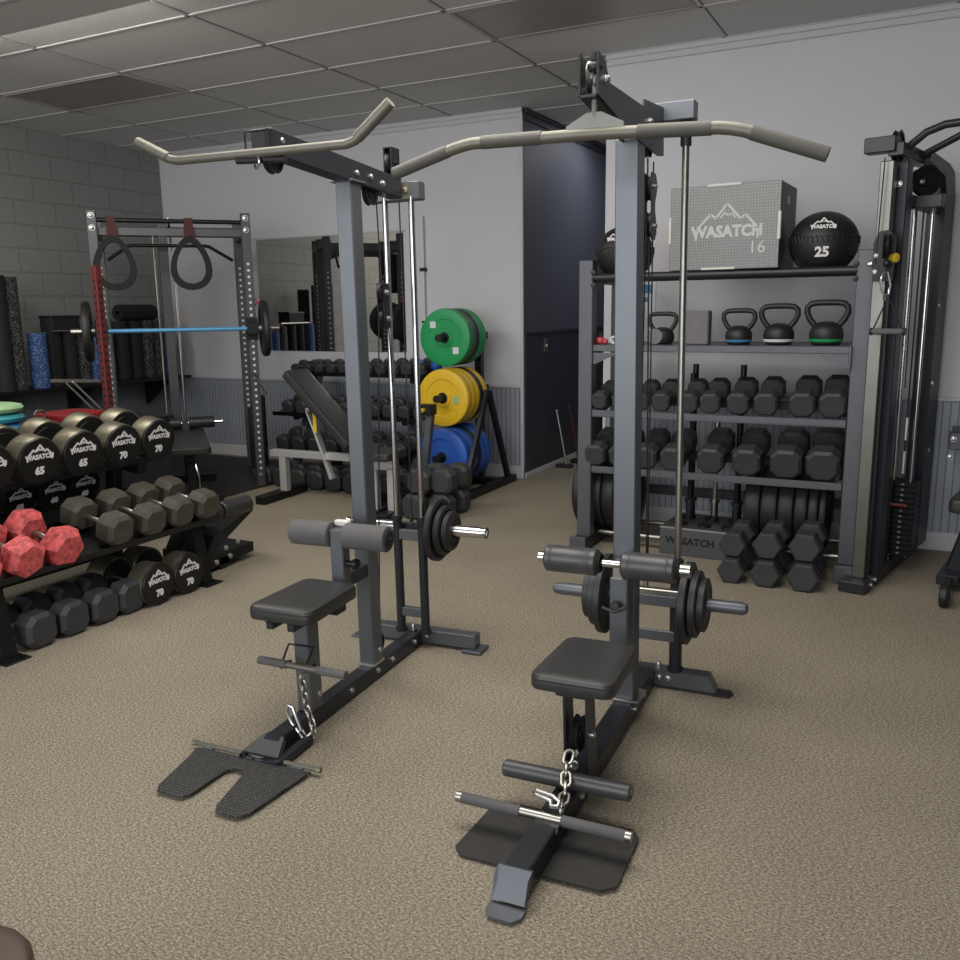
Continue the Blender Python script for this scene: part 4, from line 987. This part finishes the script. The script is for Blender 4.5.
MB().box(-1.74, -.36, 5.42, 5.45, .25, .31, .003).objw('rear_beam', 'frame_dark', t)
for x0, x1 in ((-1.74, -1.36), (-.88, -.36)): MB().tube([(x0, YF_+.15, .075), (x1, YF_+.15, .075)], .016, 12).objw('floor_rod', 'brush', t)
MB().tube([(-1.74, 5.36, .075), (-.36, 5.36, .075)], .016, 12).objw('floor_rod', 'brush', t)
# dumbbells on the two trays (axis front to back, tipped front-down)
G = 'rubber dumbbells on the upper tray of the wall rack'
T1 = [(-1.70, .047), (-1.575, .048), (-1.455, .050), (-1.335, .052), (-1.18, .054), (-1.06, .056), (-.91, .059), (-.765, .061), (-.58, .065), (-.43, .067)]
for i, (x, s) in enumerate(T1):
    L = .27+i*.008
    a = R(14)
    lab = f'black octagonal dumbbell on the wall rack upper tray, {ORD[i]} from the left'
    dumbbell(lab, 'oct', s, L, .085+i*.002, 'rubber', G, (x, YF_-.02+L/2*math.cos(a), .856+s+L/2*math.sin(a)*.8), (0, a, -PI/2), bev=.012, sc=.82)
G = 'rubber dumbbells on the lower tray of the wall rack'
T2 = [(-1.72, .062), (-1.57, .063), (-1.415, .065), (-1.26, .067), (-1.045, .072), (-.85, .075), (-.645, .080), (-.46, .083)]
for i, (x, s) in enumerate(T2):
    L = .33+i*.008; a = R(14)
    lab = f'larger octagonal dumbbell on the wall rack lower tray, {ORD[i]} from the left'
    dumbbell(lab, 'oct', s, L, .105+i*.002, 'rubber', G, (x, YF_-.03+L/2*math.cos(a), .522+s+L/2*math.sin(a)*.8), (0, a, -PI/2), bev=.014, sc=.82)
# hex stack on the floor
G = 'hex dumbbells stacked on the floor'
for k, (x, h) in enumerate(((-.85, .126), (-.675, .134), (-.49, .141))):
    for r_ in (0, 1):
        lab = f'black hex dumbbell in the floor stack by the wall rack, {("bottom", "top")[r_]} row, {("left", "middle", "right")[k]} column'
        dumbbell(lab, 'hex', h/2, .36, .12, 'rubber', G, (x-.005*r_, 4.52+.18+.05*r_, h/2+(h+.004)*r_), (0, 0, -PI/2), bev=.012, sc=.86)
# kettlebells
def kettlebell(label, x, s, band, m='black', y=4.98):
    t = thing('kettlebell', label, 'kettlebell', (x, y, 1.225), group='kettlebells on the wall rack shelf')
    MB().lathe([(0, 0), (.060*s, 0), (.072*s, .008*s), (.082*s, .035*s), (.084*s, .055*s), (.078*s, .082*s), (.058*s, .106*s), (.03*s, .118*s), (0, .12*s)], (0, 0, 0), (0, 0, 1), 32).obj('bell', 'bumper', t)
    P = [(-.05, 0, .09), (-.082, 0, .128), (-.098, 0, .165), (-.096, 0, .192), (-.078, 0, .208), (-.045, 0, .213), (.045, 0, .213), (.078, 0, .208), (.096, 0, .192), (.098, 0, .165), (.082, 0, .128), (.05, 0, .09)]
    MB().tube([Vector(p)*s for p in P], .0155*s, 12).obj('handle', 'bumper', t)
    if band: MB().lathe([(.074*s, .016*s), (.079*s, .018*s), (.0835*s, .030*s), (.081*s, .032*s)], (0, 0, 0), (0, 0, 1), 32).obj('colour_band', band, t)
    return t
o = kettlebell('small black kettlebell with a tall loop handle, left of the grey block', -1.37, .80, None)
MB().lathe([(0, 0), (.042, 0), (.044, .003), (0, .004)], (-.025, -.07, .045), (0, -1, .1), 18).obj('weight_badge', 'block', o)
kettlebell('black kettlebell with a blue band, right of the grey block', -.945, .86, 'ink_blue')
kettlebell('black kettlebell with a white band, between the blue and green banded ones', -.735, .96, 'paper')
kettlebell('black kettlebell with a green band, rightmost on the shelf', -.495, 1.03, 'green')
o = MB().box(-.078, .078, -.045, .045, 0, .185, .006).obj('foam_block', 'block', loc=(-1.178, 4.97, 1.225)); tag(o, 'grey foam block standing between kettlebells on the shelf', 'foam block')
t = thing('toy_figure', 'small red and pink toy at the left end of the kettlebell shelf', 'toy', (-1.72, 4.92, 1.225))
MB().sphere((0, 0, .022), .024, 12, 8).sphere((.03, 0, .016), .018, 10, 6).sphere((-.025, .01, .014), .016, 10, 6).obj('body', 'red_toy', t); MB().sphere((.004, 0, .052), .016, 12, 8).obj('head', 'roll_black', t)
t = thing('tape_roll', 'white tape roll beside the red toy on the kettlebell shelf', 'tape', (-1.645, 4.95, 1.225))
MB().lathe([(.012, -.012), (.024, -.012), (.024, .012), (.012, .012), (.012, -.012)], (0, 0, .024), (.3, 1, 0), 18).obj('roll', 'paper', t)
t = thing('clip', 'small black clip beside the small kettlebell on the shelf', 'clip', (-1.49, 4.94, 1.225)); MB().box(-.006, .006, -.02, .02, 0, .075, .003).box(-.03, .006, -.02, .02, .066, .075, .003).obj('body', 'black', t)
# top of the rack: plyo box, wall balls
t = thing('plyo_box', 'grey dotted metal plyo box on top of the wall rack', 'plyometric box', (-.952, 4.83, 1.626), R(-3))
MB().box(-.355, .22, 0, .006, 0, .43, .002).obj('front_panel', 'plyo', t)
MB().box(-.355, .22, .006, .40, 0, .43, .003).obj('body', 'plyo_side', t)
MB().box(-.16, .02, -.006, .010, .422, .436, .003).box(-.18, .0, -.006, .010, -.002, .010, .003).box(-.361, -.348, -.006, .010, .14, .28, .003).box(.209, .225, -.006, .010, .14, .28, .003).obj('corner_strip', 'whitefoam', t)
MB().box(.217, .2215, .17, .22, .33, .37, .001).obj('hand_hole', 'whitefoam', t)
mountain_logo(face_ny(-.05, -.0006, .20), .32, 'plyo_ink', t, thick=.035)
text_mesh('16', .09, face_ny(.11, -.0006, .105), 'plyo_ink', 'number', t, depth=.0006, bold=.0)
def wall_ball(label, loc, r, wt, rz=0.0):
    t = thing('wall_ball', label, 'medicine ball', loc, rz, 'medicine balls on top of the wall rack')
    b = MB().sphere((0, 0, 0), r, 40, 24, .93); b.obj('shell', 'bumper', t)
    # seam stitching band: a row of small crosses around the belly
    b = MB()
    for k in range(44):
        a = 2*PI*k/44
        for s in (-1, 1):
            p = [Vector(((r*.998+.001)*math.cos(a+s*.045*q), (r*.998+.001)*math.sin(a+s*.045*q), .018*q+.012)) for q in (-1, 1)]
            b.tube(p, .0022, 5)
    b.obj('stitching', 'black', t)
    def onball(z): return -math.sqrt(max(0, r*r-(z/.93)**2))-.0015
    h = mountain_logo(Matrix.Translation((0, onball(.07), .075)) @ Matrix.Rotation(R(90-22), 4, 'X') @ Matrix.Scale(1, 4), .105, 'white_ink', t, thick=.05)
    if wt: text_mesh(wt, .068, Matrix.Translation((0, onball(-.055)-.001, -.052)) @ Matrix.Rotation(R(90+17), 4, 'X'), 'white_ink', 'number', t, bold=.003)
    return t
wall_ball('black medicine ball marked 25 on the right of the plyo box', (-.535, 4.99, 1.746), .172, '25', R(4))
wall_ball('black medicine ball behind the right machine upright, left of the plyo box', (-1.605, 4.99, 1.736), .165, '', R(2))
# posters on the wall
t = thing('wall_sign', 'small blue and white sign on the wall below the top tube', 'sign', (-1.90, YS-.002, 1.5))
MB().box(0, .29, -.004, .002, -.14, .10, .001).obj('sheet', 'paper', t)
MB().box(.02, .27, -.006, -.003, .02, .075, 0).box(.05, .24, -.006, -.003, -.035, -.005, 0).obj('print', 'ink_blue', t)
# bumper plate stacks on the rack floor
G = 'black bumper plates on edge at the left of the rack floor'
x = -1.935
for i, th in enumerate((.055, .06, .07, .08, .085)):
    x += th/2+.001
    bumper(f'bumper plate on edge at the left of the rack floor, {ORD[i]} from left', .225, th, 'bumper', (x+.04, 5.13, .314), 0, G, 'iron'); x += th/2
G = 'black bumper plates on edge at the right of the rack floor'
x = -.87
for i, th in enumerate((.09, .09, .085, .07, .055, .04)):
    x += th/2+.001
    bumper(f'black bumper plate standing on edge behind the hex stack, {ORD[i]} from the left', .225, th, 'bumper', (x, 5.13, .314), 0, G, 'iron'); x += th/2
# steel bar holder box with standing bars
t = thing('bar_holder', 'grey steel bar holder box on the floor under the rack with lettering on its front', 'bar holder', (-1.12, 4.93, 0), R(-2))
MB().box(-.225, .205, 0, .40, 0.0, .165, .003).obj('box', 'rack_grey', t)
MB().box(-.225, .205, -.002, .004, .158, .168, .001).obj('front_edge', 'bolt', t)
text_mesh('WASATCH', .056, face_ny(-.045, -.001, .088), 'dark_ink', 'lettering', t, bold=.0025, sx=1.05)
b = MB()
for i in range(3):
    for j in range(2): b.lathe([(.026, .165), (.040, .165), (.040, .18), (.026, .18), (.026, .165)], (-.13+i*.14, .10+j*.18, 0), (0, 0, 1), 16)
b.obj('socket', 'black', t)
BH = ((-1.12, 4.93, 0), R(-2))
for (sx_, sy_, h, m, lab) in ((-.13, .28, .93, 'rack_black', 'black bar standing in the left back socket of the bar holder'), (-.13, .10, .88, 'rack_black', 'black bar standing in the left front socket of the bar holder'), (.01, .28, .62, 'brush', 'steel bar standing in the middle of the bar holder'), (.15, .28, .93, 'rack_black', 'black bar standing in the right back socket of the bar holder'), (.15, .10, .86, 'rack_black', 'black bar standing in the right front socket of the bar holder')):
    t = thing('weight_bar', lab, 'bar', wpt(BH[0], BH[1], (sx_, sy_+(.05 if sy_ > .2 else .18), .166)), BH[1])
    MB().tube([(0, 0, .12), (0, 0, h-.12)], .014, 10).obj('shaft', m, t)
    MB().lathe([(0, 0), (.022, 0), (.022, .10), (.03, .10), (.03, .12), (0, .12)], (0, 0, .0), (0, 0, 1), 14).obj('sleeve', 'brush' if m == 'brush' else 'iron', t)
    MB().lathe([(0, 0), (.018, 0), (.018, .12), (0, .12)], (0, 0, h-.12), (0, 0, 1), 12).obj('end_cap', m, t)

# ================================================================= cable machine (right)
KO, KR = (-.235, 4.66, 0), R(-12.7)
t = thing('cable_machine', 'black dual cable machine with a chrome front post beside the wall rack', 'gym machine', KO, KR)
MB().box(-.085, .045, -.06, .05, 0, .06, .006).box(-.04, .04, .05, .98, .0, .075, .005).obj('base_beam', 'frame_dark', t)
MB().box(-.048, .014, .03, .09, .06, 2.09, .004).obj('chrome_post', 'post_steel', t)
MB().box(.018, .03, .05, .055, .06, 1.6, .001).obj('post_scale', 'rack_black', t)
MB().box(-.01, .055, .12, .20, .07, 2.10, .004).obj('column', 'panel', t)
b = MB().box(.004, .05, .20, .24, .07, 2.0, .003).box(-.03, .06, .86, .97, .07, 2.05, .004); b.obj('rear_column', 'panel', t)
b = MB(); b.prism([(.05, .78, .07), (.05, .98, .07), (.05, .98, 2.0), (.05, .92, 2.12), (.05, .80, 2.15), (.05, .40, 2.17), (.05, .40, 2.12), (.05, .72, 2.08), (.05, .78, 2.0)], (.03, 0, 0)); b.obj('side_panel', 'panel', t)
MB().box(-.125, .015, .02, .10, 2.13, 2.20, .004).obj('top_block', 'frame_dark', t)
MB().box(-.02, .05, .04, .92, 2.11, 2.17, .004).obj('top_beam', 'frame_dark', t)
MB().box(-.015, .17, .30, .36, 1.89, 1.95, .003).box(.0, .055, .17, .80, 1.90, 1.95, .003).obj('stack_header', 'frame_dark', t)
b = MB(); pulley(b, (.0, .12, 2.16), (1, 0, 0), .075, .025); b.obj('pulley', 'black', t)
b = MB(); pulley(b, (-.03, .22, 2.02), (.9, .5, 0), .07, .025); b.obj('pulley', 'black', t)
b = MB(); pulley(b, (.06, .42, 2.03), (.7, -.7, 0), .075, .025); b.obj('pulley', 'black', t)
b = MB().bolt((.03, .40, 2.09), (0, -1, 0), .016).bolt((.02, .11, 1.99), (0, -1, 0), .012).bolt((.06, .36, 2.02), (.7, -.7, 0), .01)
b.bolt((.045, .05, .03), (1, 0, 0), .012).bolt((.045, .12, .04), (1, 0, 0), .012).bolt((.081, .8, 1.0), (1, 0, 0), .012).bolt((.081, .86, .62), (1, 0, 0), .012).bolt((.081, .8, 1.42), (1, 0, 0), .01)
b.obj('bolt', 'bolt', t)
for x in (.0, .085): MB().tube([(x, .50, .08), (x, .50, 1.9)], .011, 12).obj('guide_rod', 'chrome', t)
b = MB().tube([(.043, .50, .6), (.043, .50, 1.9)], .004, 6).tube([(.03, .42, 2.0), (.03, .46, 1.0)], .003, 6).tube([(-.03, .0, 1.62), (-.02, .0, 2.1)], .003, 6); b.obj('cable', 'cable', t)
for x, z in ((.043, .60), (.043, .78)): MB().tube([(x, .495, z-.06), (x, .495, z+.06)], .012, 10).obj('stack_head', 'bolt', t)
for k in range(14):
    o = MB().box(-.035, .125, .44, .56, .10+k*.029, .127+k*.029, .003).obj('stack_plate', 'stack', t)
    MB().box(.055, .068, .4392, .4398, .109+k*.029, .118+k*.029, 0).obj('plate_number', 'grey_ink', o)
MB().tube([(.02, .40, .385), (.10, .40, .385)], .009, 8).obj('selector_pin', 'red', t)
b = MB(); b.prism([(-.05, .41, .08), (.02, .41, .08), (.02, .41, .52), (-.05, .41, .48)], (0, .01, 0)); b.obj('stack_cover', 'stack', t)
# pull up handles at the top, going right
b = MB(); b.tube([(.0, .14, 2.14), (.05, .13, 2.16), (.12, .12, 2.21), (.20, .11, 2.232), (.45, .10, 2.235), (.8, .05, 2.235)], .018, 14); b.tube([(.03, .38, 2.14), (.08, .37, 2.16), (.22, .34, 2.215), (.5, .33, 2.22), (.8, .3, 2.22)], .017, 14); b.obj('pull_up_handle', 'frame_dark', t)
# pulley carriage on the chrome post
b = MB(); b.prism([(-.04, .0, 1.54), (-.045, .0, 1.72), (-.02, .0, 1.77), (.02, .0, 1.775), (.05, .0, 1.74), (.045, .0, 1.54)], (0, .028, 0)); b.obj('carriage', 'black', t)
b = MB(); pulley(b, (.02, -.03, 1.70), (1, .25, 0), .06, .024); b.obj('pulley', 'black', t)
MB().lathe([(0, 0), (.008, 0), (.008, .02), (.02, .02), (.022, .05), (.014, .055), (0, .055)], (.02, .02, 1.645), (1, -.6, 0), 14).obj('release_knob', 'yellow_knob', t)
b = MB().bolt((-.03, -.0, 1.66), (0, -1, 0), .008, .008).bolt((-.03, .0, 1.585), (0, -1, 0), .008, .008).bolt((-.05, .01, 1.62), (-1, 0, 0), .012, .02); b.obj('carriage_bolt', 'bolt', t)
t = thing('carabiner', 'steel carabiner hanging from the cable machine front pulley', 'carabiner', wpt(KO, KR, (.03, -.03, 1.52)), KR)
MB().tube([(-.014, 0, .055), (.006, 0, .06), (.022, 0, .0), (.018, 0, -.04), (.0, 0, -.048), (-.016, 0, -.02), (-.022, 0, .02)], .005, 8, closed=True).obj('body', 'chrome', t)
MB().sphere((0, 0, .10), .018, 12, 8).tube([(0, 0, .06), (0, 0, .1)], .005, 8).obj('cable_stop', 'black', t)
MB().torus((0, 0, -.055), (1, 0, 0), .012, .004, 14, 6).obj('ring', 'chrome', t)
t = thing('stirrup_handle', 'black stirrup handle hanging on the cable machine front post', 'handle', wpt(KO, KR, (.055, -.03, 1.305)), KR)
MB().tube([(-.075, 0, 0), (.075, 0, 0)], .015, 14).obj('grip', 'foam', t)
b = MB().tube([(-.07, 0, 0), (-.02, 0, .13)], .0035, 6).tube([(.07, 0, 0), (-.0, 0, .14), (-.02, 0, .14)], .0035, 6).tube([(-.078, 0, 0), (-.068, 0, 0)], .018, 12).tube([(.068, 0, 0), (.078, 0, 0)], .018, 12); b.obj('strap', 'black', t)
# partly seen bench and grey ledge at the right edge
t = thing('padded_bench', 'black bench with a padded end cut off by the right edge of the photo', 'exercise bench', (.435, 4.95, 0), R(-10))
seat_mb(-.28, .60, -.14, .14, .40, .475, .03).obj('pad', 'vinyl', t)
b = MB(); b.bar((-.17, 0, .40), (-.25, -.02, .08), .06, .06); b.obj('leg', 'frame_dark', t)
b = MB(); b.bar((.5, 0, .40), (.55, 0, .04), .06, .06); b.obj('leg', 'frame_dark', t)
MB().box(-.30, -.20, -.16, .14, .03, .085, .004).obj('foot', 'frame_dark', t)
b = MB(); b.box(-.2, .56, -.03, .03, .06, .11, .003); b.obj('spine', 'frame_dark', t)
MB().lathe([(0, 0), (.05, 0), (.055, .006), (.055, .03), (.05, .036), (0, .036)], (-.235, -.42, .055), (1, 0, 0), 20).bolt((-.198, -.42, .055), (1, 0, 0), .012).obj('wheel', 'bumper', t)
b = MB(); b.bar((-.215, -.42, .055), (-.25, -.1, .065), .03, .03); b.obj('wheel_arm', 'frame_dark', t)
t = thing('side_rack', 'grey steel rack beam behind the cut off bench at the right edge', 'rack', (.67, 5.45, 0))
MB().box(-.54, .5, -.04, .03, .64, .735, .004).obj('beam', 'rack_grey', t); b = MB(); b.prism([(-.53, .0, .735), (-.3, .0, .735), (.2, .0, .80), (.2, .0, .83), (-.3, .0, .77), (-.53, .0, .76)], (0, .05, 0)); b.obj('tray', 'frame_dark', t)
MB().box(.40, .48, -.05, .05, 0, 1.2, .004).obj('post', 'frame_dark', t); MB().bolt((-.52, -.04, .70), (0, -1, 0), .012).bolt((-.53, -.045, .60), (0, -1, 0), .012).obj('bolt', 'bolt', t)

# ================================================================= back wall: mirror, dumbbell rack, bench, plate tree
t = thing('wall_mirror', 'wide frameless mirror on the back wall above the small dumbbell rack', 'mirror', (-4.99, YB, 1.585))
MB().box(-.825, .825, -.010, -.0005, -.522, .522, .002).obj('glass', 'mirror', t)
MB().box(-.845, .845, -.016, -.0005, .522, .54, .002).box(-.865, -.825, -.016, -.0005, -.53, .54, .002).obj('edge_channel', 'trimw', t)
# leaning white poles to the right of the mirror
t = thing('wall_bar', 'thin white bar on wall clips right of the mirror', 'bar', (-3.96, YB-.03, 0))
MB().tube([(0, 0, 1.30), (0, 0, 2.22)], .014, 10).obj('bar', 'whitefoam', t)
MB().tube([(0, 0, 1.15), (0, 0, 1.35)], .008, 8).obj('tip', 'brush', t)
b = MB().box(-.025, .025, -.02, .03, 1.76, 1.79, .003).box(-.02, .02, -.015, .03, 1.32, 1.34, .003); b.obj('clip', 'black', t)

t = thing('dumbbell_rack', 'black small dumbbell rack under the mirror on the back wall', 'dumbbell rack', (-4.3, 6.25, 0))
BX0, BX1 = -5.05, -3.64
def btray(zf, yf, wd, deg, x0, x1):
    a = R(deg); u = Vector((0, math.cos(a), math.sin(a))); n = Vector((0, -math.sin(a), math.cos(a))); f = Vector((x0, yf, zf)); b = MB()
    b.prism([f, f+n*.035, f+n*.035+u*.006, f+u*.006+n*.006, f+u*(wd-.006)+n*.006, f+u*wd+n*.03, f+u*wd], (x1-x0, 0, 0)); b.objw('tray', 'rack_black', t)
btray(.885, 6.12, .32, 14, BX0, BX1); btray(.545, 5.98, .34, 14, BX0-.05, BX1); btray(.24, 5.86, .36, 14, BX0, BX1)
for x in (BX0+.18, BX1-.12):
    b = MB(); b.bar((x, 5.92, .0), (x, 6.42, 1.0), .06, .07, up=(0, 1, 0)); b.objw('post', 'frame', t)
    MB().box(x-.04, x+.04, 5.75, 6.60, 0, .06, .004).objw('foot_beam', 'rack_black', t)
    b = MB(); b.bar((x, 6.35, .9), (x, 6.14, .86), .05, .04); b.bar((x, 6.3, .60), (x, 6.0, .53), .05, .04); b.bar((x, 6.2, .28), (x, 5.9, .22), .05, .04); b.objw('arm', 'rack_black', t)
def back_db(lab, x, y, z, s, L, group, shape='oct', tilt=14, m='rubber'):
    a = R(tilt); dumbbell(lab, shape, s, L, L*.32, m, group, (x, y+L/2*math.cos(a), z+s+L/2*math.sin(a)), (0, a, -PI/2), bev=.01, sc=.82)
G = 'small dumbbells on the top tray under the mirror'
for i in range(11):
    x = BX0+.09+i*.127
    # short names of place, counted from the left
    back_db(f'small black dumbbell on the top tray under the mirror, {ORD[i]} from the left', x, 6.13, .897, .040+.0012*i, .17+.004*i, G)
G = 'dumbbells on the middle tray under the mirror'
for i in range(10):
    x = BX0+.10+i*.148
    back_db(f'black dumbbell on the middle tray of the back rack, {ORD[i]} from the left', x, 5.99, .557, .057, .24, G)
G = 'dumbbells on the bottom tray under the mirror'
for i in range(8):
    x = BX0+.12+i*.17
    back_db(f'black dumbbell on the bottom tray of the back rack, {ORD[i]} from the left', x, 5.87, .252, .064, .27, G)
G = 'dumbbells on the floor before the back rack'
for i in range(8):
    x = BX0+.12+i*.178
    dumbbell(f'black dumbbell on the floor before the back rack, {ORD[i]} from the left', 'oct', .078, .34, .11, 'rubber', G, (x, 5.60+.17, .079), (0, 0, -PI/2), bev=.014)
# standing cylinders left of the rack
for i, (x, h) in enumerate(((-5.24, .62), (-5.17, .68), (-5.09, .74))):
    o = MB().lathe([(0, 0), (.035, 0), (.04, .01), (.04, h-.01), (.03, h), (0, h)], (0, 0, 0), (0, 0, 1), 18).obj('pipe_weight', 'frame_dark', loc=(x, 5.88-.03*i, 0)); tag(o, f'dark upright tube left of the back dumbbell rack, {("shortest", "middle", "tallest")[i]} of three', 'weighted tube', 'upright tubes by the back rack')
# dumbbells piled at the plate tree side
G = 'black dumbbells piled before the plate tree'
for i, (x, y, z, d) in enumerate(((-3.13, 5.05, .088, 'bottom left'), (-2.955, 5.12, .088, 'bottom right'), (-3.095, 5.07, .265, 'top left'), (-2.95, 5.14, .265, 'top right'))):
    dumbbell(f'black dumbbell piled before the plate tree, {d} of the pile', 'oct', .087, .34, .12, 'rubber', G, (x, y+.17, z), (0, 0, -PI/2))
# small coloured things and white cards on the top tray
for i, (x, m, c) in enumerate(((-3.74, 'ink_blue', 'pale blue'), (-3.60, 'blue', 'dark blue'))):
    o = MB().sphere((0, 0, .05), .05, 16, 10).obj('grip_ball', m, loc=(x, 6.24+.03*i, .935)); tag(o, f'{c} grip ball on the top tray of the back rack', 'ball', 'grip balls on the back rack')

# incline bench with silver frame
t = thing('incline_bench', 'black incline bench on a silver frame before the back dumbbell rack', 'exercise bench', (-4.05, 5.30, 0), R(3))
MB().box(-.48, .46, -.03, .03, .33, .385, .004).obj('rail', 'silver', t)
MB().box(-.40, -.34, -.03, .03, .06, .34, .004).obj('leg', 'silver', t)
b = MB(); b.bar((.41, 0, .34), (.42, 0, .05), .06, .06); b.obj('leg', 'silver', t)
MB().box(-.45, -.36, -.28, .28, 0, .065, .005).obj('foot', 'rack_black', t); MB().box(.37, .46, -.20, .20, 0, .055, .005).obj('foot', 'rack_black', t)
b = MB(); b.bar((-.12, 0, .72), (.07, 0, .18), .03, .05, up=(0, 1, 0)); b.bar((-.10, -.045, .70), (.05, -.045, .33), .012, .04, up=(0, 1, 0)); b.obj('adjuster_strut', 'silver', t)
MB().box(-.015, .015, -.055, -.052, .56, .70, .001, Matrix.Translation((-.03, 0, -.02)) @ Matrix.Rotation(R(0), 4, 'Y')).obj('sticker', 'yellow', t)
# back pad: slab from upper left to lower right
a = math.atan2(1.03-.42, -.30-.30)
mt = Matrix.Translation((.30, 0, .45)) @ Matrix.Rotation(-a, 4, 'Y')
b = seat_mb(0, .76, -.14, .14, -.035, .035, .03); bmesh.ops.transform(b.bm, matrix=mt @ Matrix.Rotation(PI, 4, 'X'), verts=b.bm.verts); b.obj('back_pad', 'vinyl', t)
b = MB().box(0.02, .73, -.145, -.135, -.05, -.032, .002, mt @ Matrix.Rotation(PI, 4, 'X')); b.obj('pad_edge', 'brush', t)
b = seat_mb(.30, .46, -.14, .14, .40, .46, .03); b.obj('seat_pad', 'vinyl', t)
# second silver bench behind the left machine
t = thing('flat_bench', 'black bench pad on a silver frame behind the left machine cables', 'exercise bench', (-3.40, 5.06, 0), R(6))
seat_mb(-.14, .16, -.15, .15, .42, .48, .03).obj('pad', 'vinyl', t); MB().box(-.14, .15, -.03, .03, .34, .42, .004).obj('rail', 'silver', t)
MB().box(.08, .14, -.03, .03, .05, .36, .004).obj('leg', 'silver', t); MB().box(-.06, .0, -.03, .03, .05, .36, .004).obj('leg', 'silver', t)
MB().box(.06, .15, -.18, .2, 0, .055, .004).obj('foot', 'rack_black', t); MB().box(-.08, .02, -.18, .18, 0, .055, .004).obj('foot', 'rack_black', t)

# plate tree
t = thing('plate_tree', 'black weight tree on the back wall carrying green, yellow and blue bumper plates', 'weight tree', (-3.25, 6.1, 0))
for x in (-3.075, -3.50): MB().box(x-.03, x+.03, 5.55, 6.62, .0, .06, .004).objw('base_beam', 'rack_black', t)
MB().box(-3.50, -3.075, 6.35, 6.41, 0, .06, .004).objw('base_crossbar', 'rack_black', t)
for p in (((-3.075, 6.52, .03), (-3.095, 6.20, .80)), ((-3.075, 5.72, .03), (-3.095, 6.18, .80))):
    b = MB(); b.bar(p[0], p[1], .035, .05); b.objw('a_frame_leg', 'rack_black', t)
b = MB().box(-3.36, -3.30, 6.48, 6.54, .05, 1.30, .004).box(-3.4, -3.25, 6.49, 6.53, .76, .82, .004); b.objw('mast', 'rack_black', t)
b = MB(); b.bar((-3.37, 5.62, .10), (-3.31, 5.66, .68), .05, .05); b.objw('front_post', 'frame', t)
MB().box(-3.39, -3.28, 5.60, 5.70, .66, .74, .004).objw('front_clamp', 'black', t)
MB().lathe([(0, 0), (.016, 0), (.016, .03), (.008, .03), (.008, .05), (0, .05)], (-3.335, 5.60, .70), (0, -1, 0), 12).objw('pop_pin', 'yellow_knob', t)
b = MB(); b.bar((-3.50, 5.66, .03), (-3.37, 5.63, .12), .04, .04); b.objw('front_brace', 'rack_black', t)
PEG = (('green', -3.40, 6.05, 1.218), ('yellow', -3.36, 5.93, .757), ('blue', -3.34, 5.86, .30))
for n, x, y, z in PEG: MB().tube([(x, 6.52, z), (x, y-.06, z)], .024, 14).lathe([(0, 0), (.03, 0), (.03, .03), (0, .03)], (x, y-.07, z), (0, -1, 0), 12).objw('peg', 'black', t)
MB().box(-3.42, -3.26, 6.48, 6.54, 1.19, 1.25, .004).box(-3.36, -3.26, 6.48, 6.54, .27, .33, .004).objw('peg_mount', 'rack_black', t)
SETS = {'green': [('green', .07, 'green'), ('green_dim', .06, 'dull green'), ('bumper', .05, 'black'), ('green', .06, 'green'), ('green', .05, 'green')],
        'yellow': [('yellow', .085, 'yellow'), ('yellow', .07, 'yellow'), ('yellow', .06, 'yellow'), ('bumper', .065, 'black'), ('yellow', .07, 'yellow')],
        'blue': [('blue', .10, 'blue'), ('blue', .09, 'blue'), ('bumper', .07, 'black'), ('blue', .09, 'blue'), ('blue', .08, 'blue')]}
LEV = {'green': 'top', 'yellow': 'middle', 'blue': 'bottom'}
for n, x, y, z in PEG:
    yy = y
    for i, (m, th, cname) in enumerate(SETS[n]):
        yy += th/2+.001
        b_ = bumper(f'{cname} bumper plate on the {LEV[n]} peg of the weight tree, {ORD[i]} from the front', .225, th, m, (x, yy, z), 0, f'bumper plates on the {LEV[n]} tree peg', 'black', axis=(0, 1, 0))
        if i == 0 and n != 'blue':
            bb = MB()
            for dx, dz in ((-.10, .10), (.10, -.10)) if n == 'green' else ((.12, -.01),):
                bb.box(dx-.026, dx+.026, -th/2-.0015, -th/2, dz-.026, dz+.026, 0, None)
            bb.obj('sticker', 'paper' if n == 'green' else 'lime', b_)
        yy += th/2

# rounded padded bench end in the near left corner
t = thing('padded_bench', 'brown padded bench end cut off by the bottom left corner of the photo', 'exercise bench', (-1.25, .70, 0), R(35))
seat_mb(-.40, .07, -.13, .13, .38, .435, .12).obj('pad', 'brown', t)
for x in (-.32, -.06): MB().box(x-.02, x+.02, -.02, .02, .03, .385, .003).obj('leg', 'rack_black', t); MB().box(x-.025, x+.025, -.12, .12, 0, .03, .003).obj('foot', 'rack_black', t)
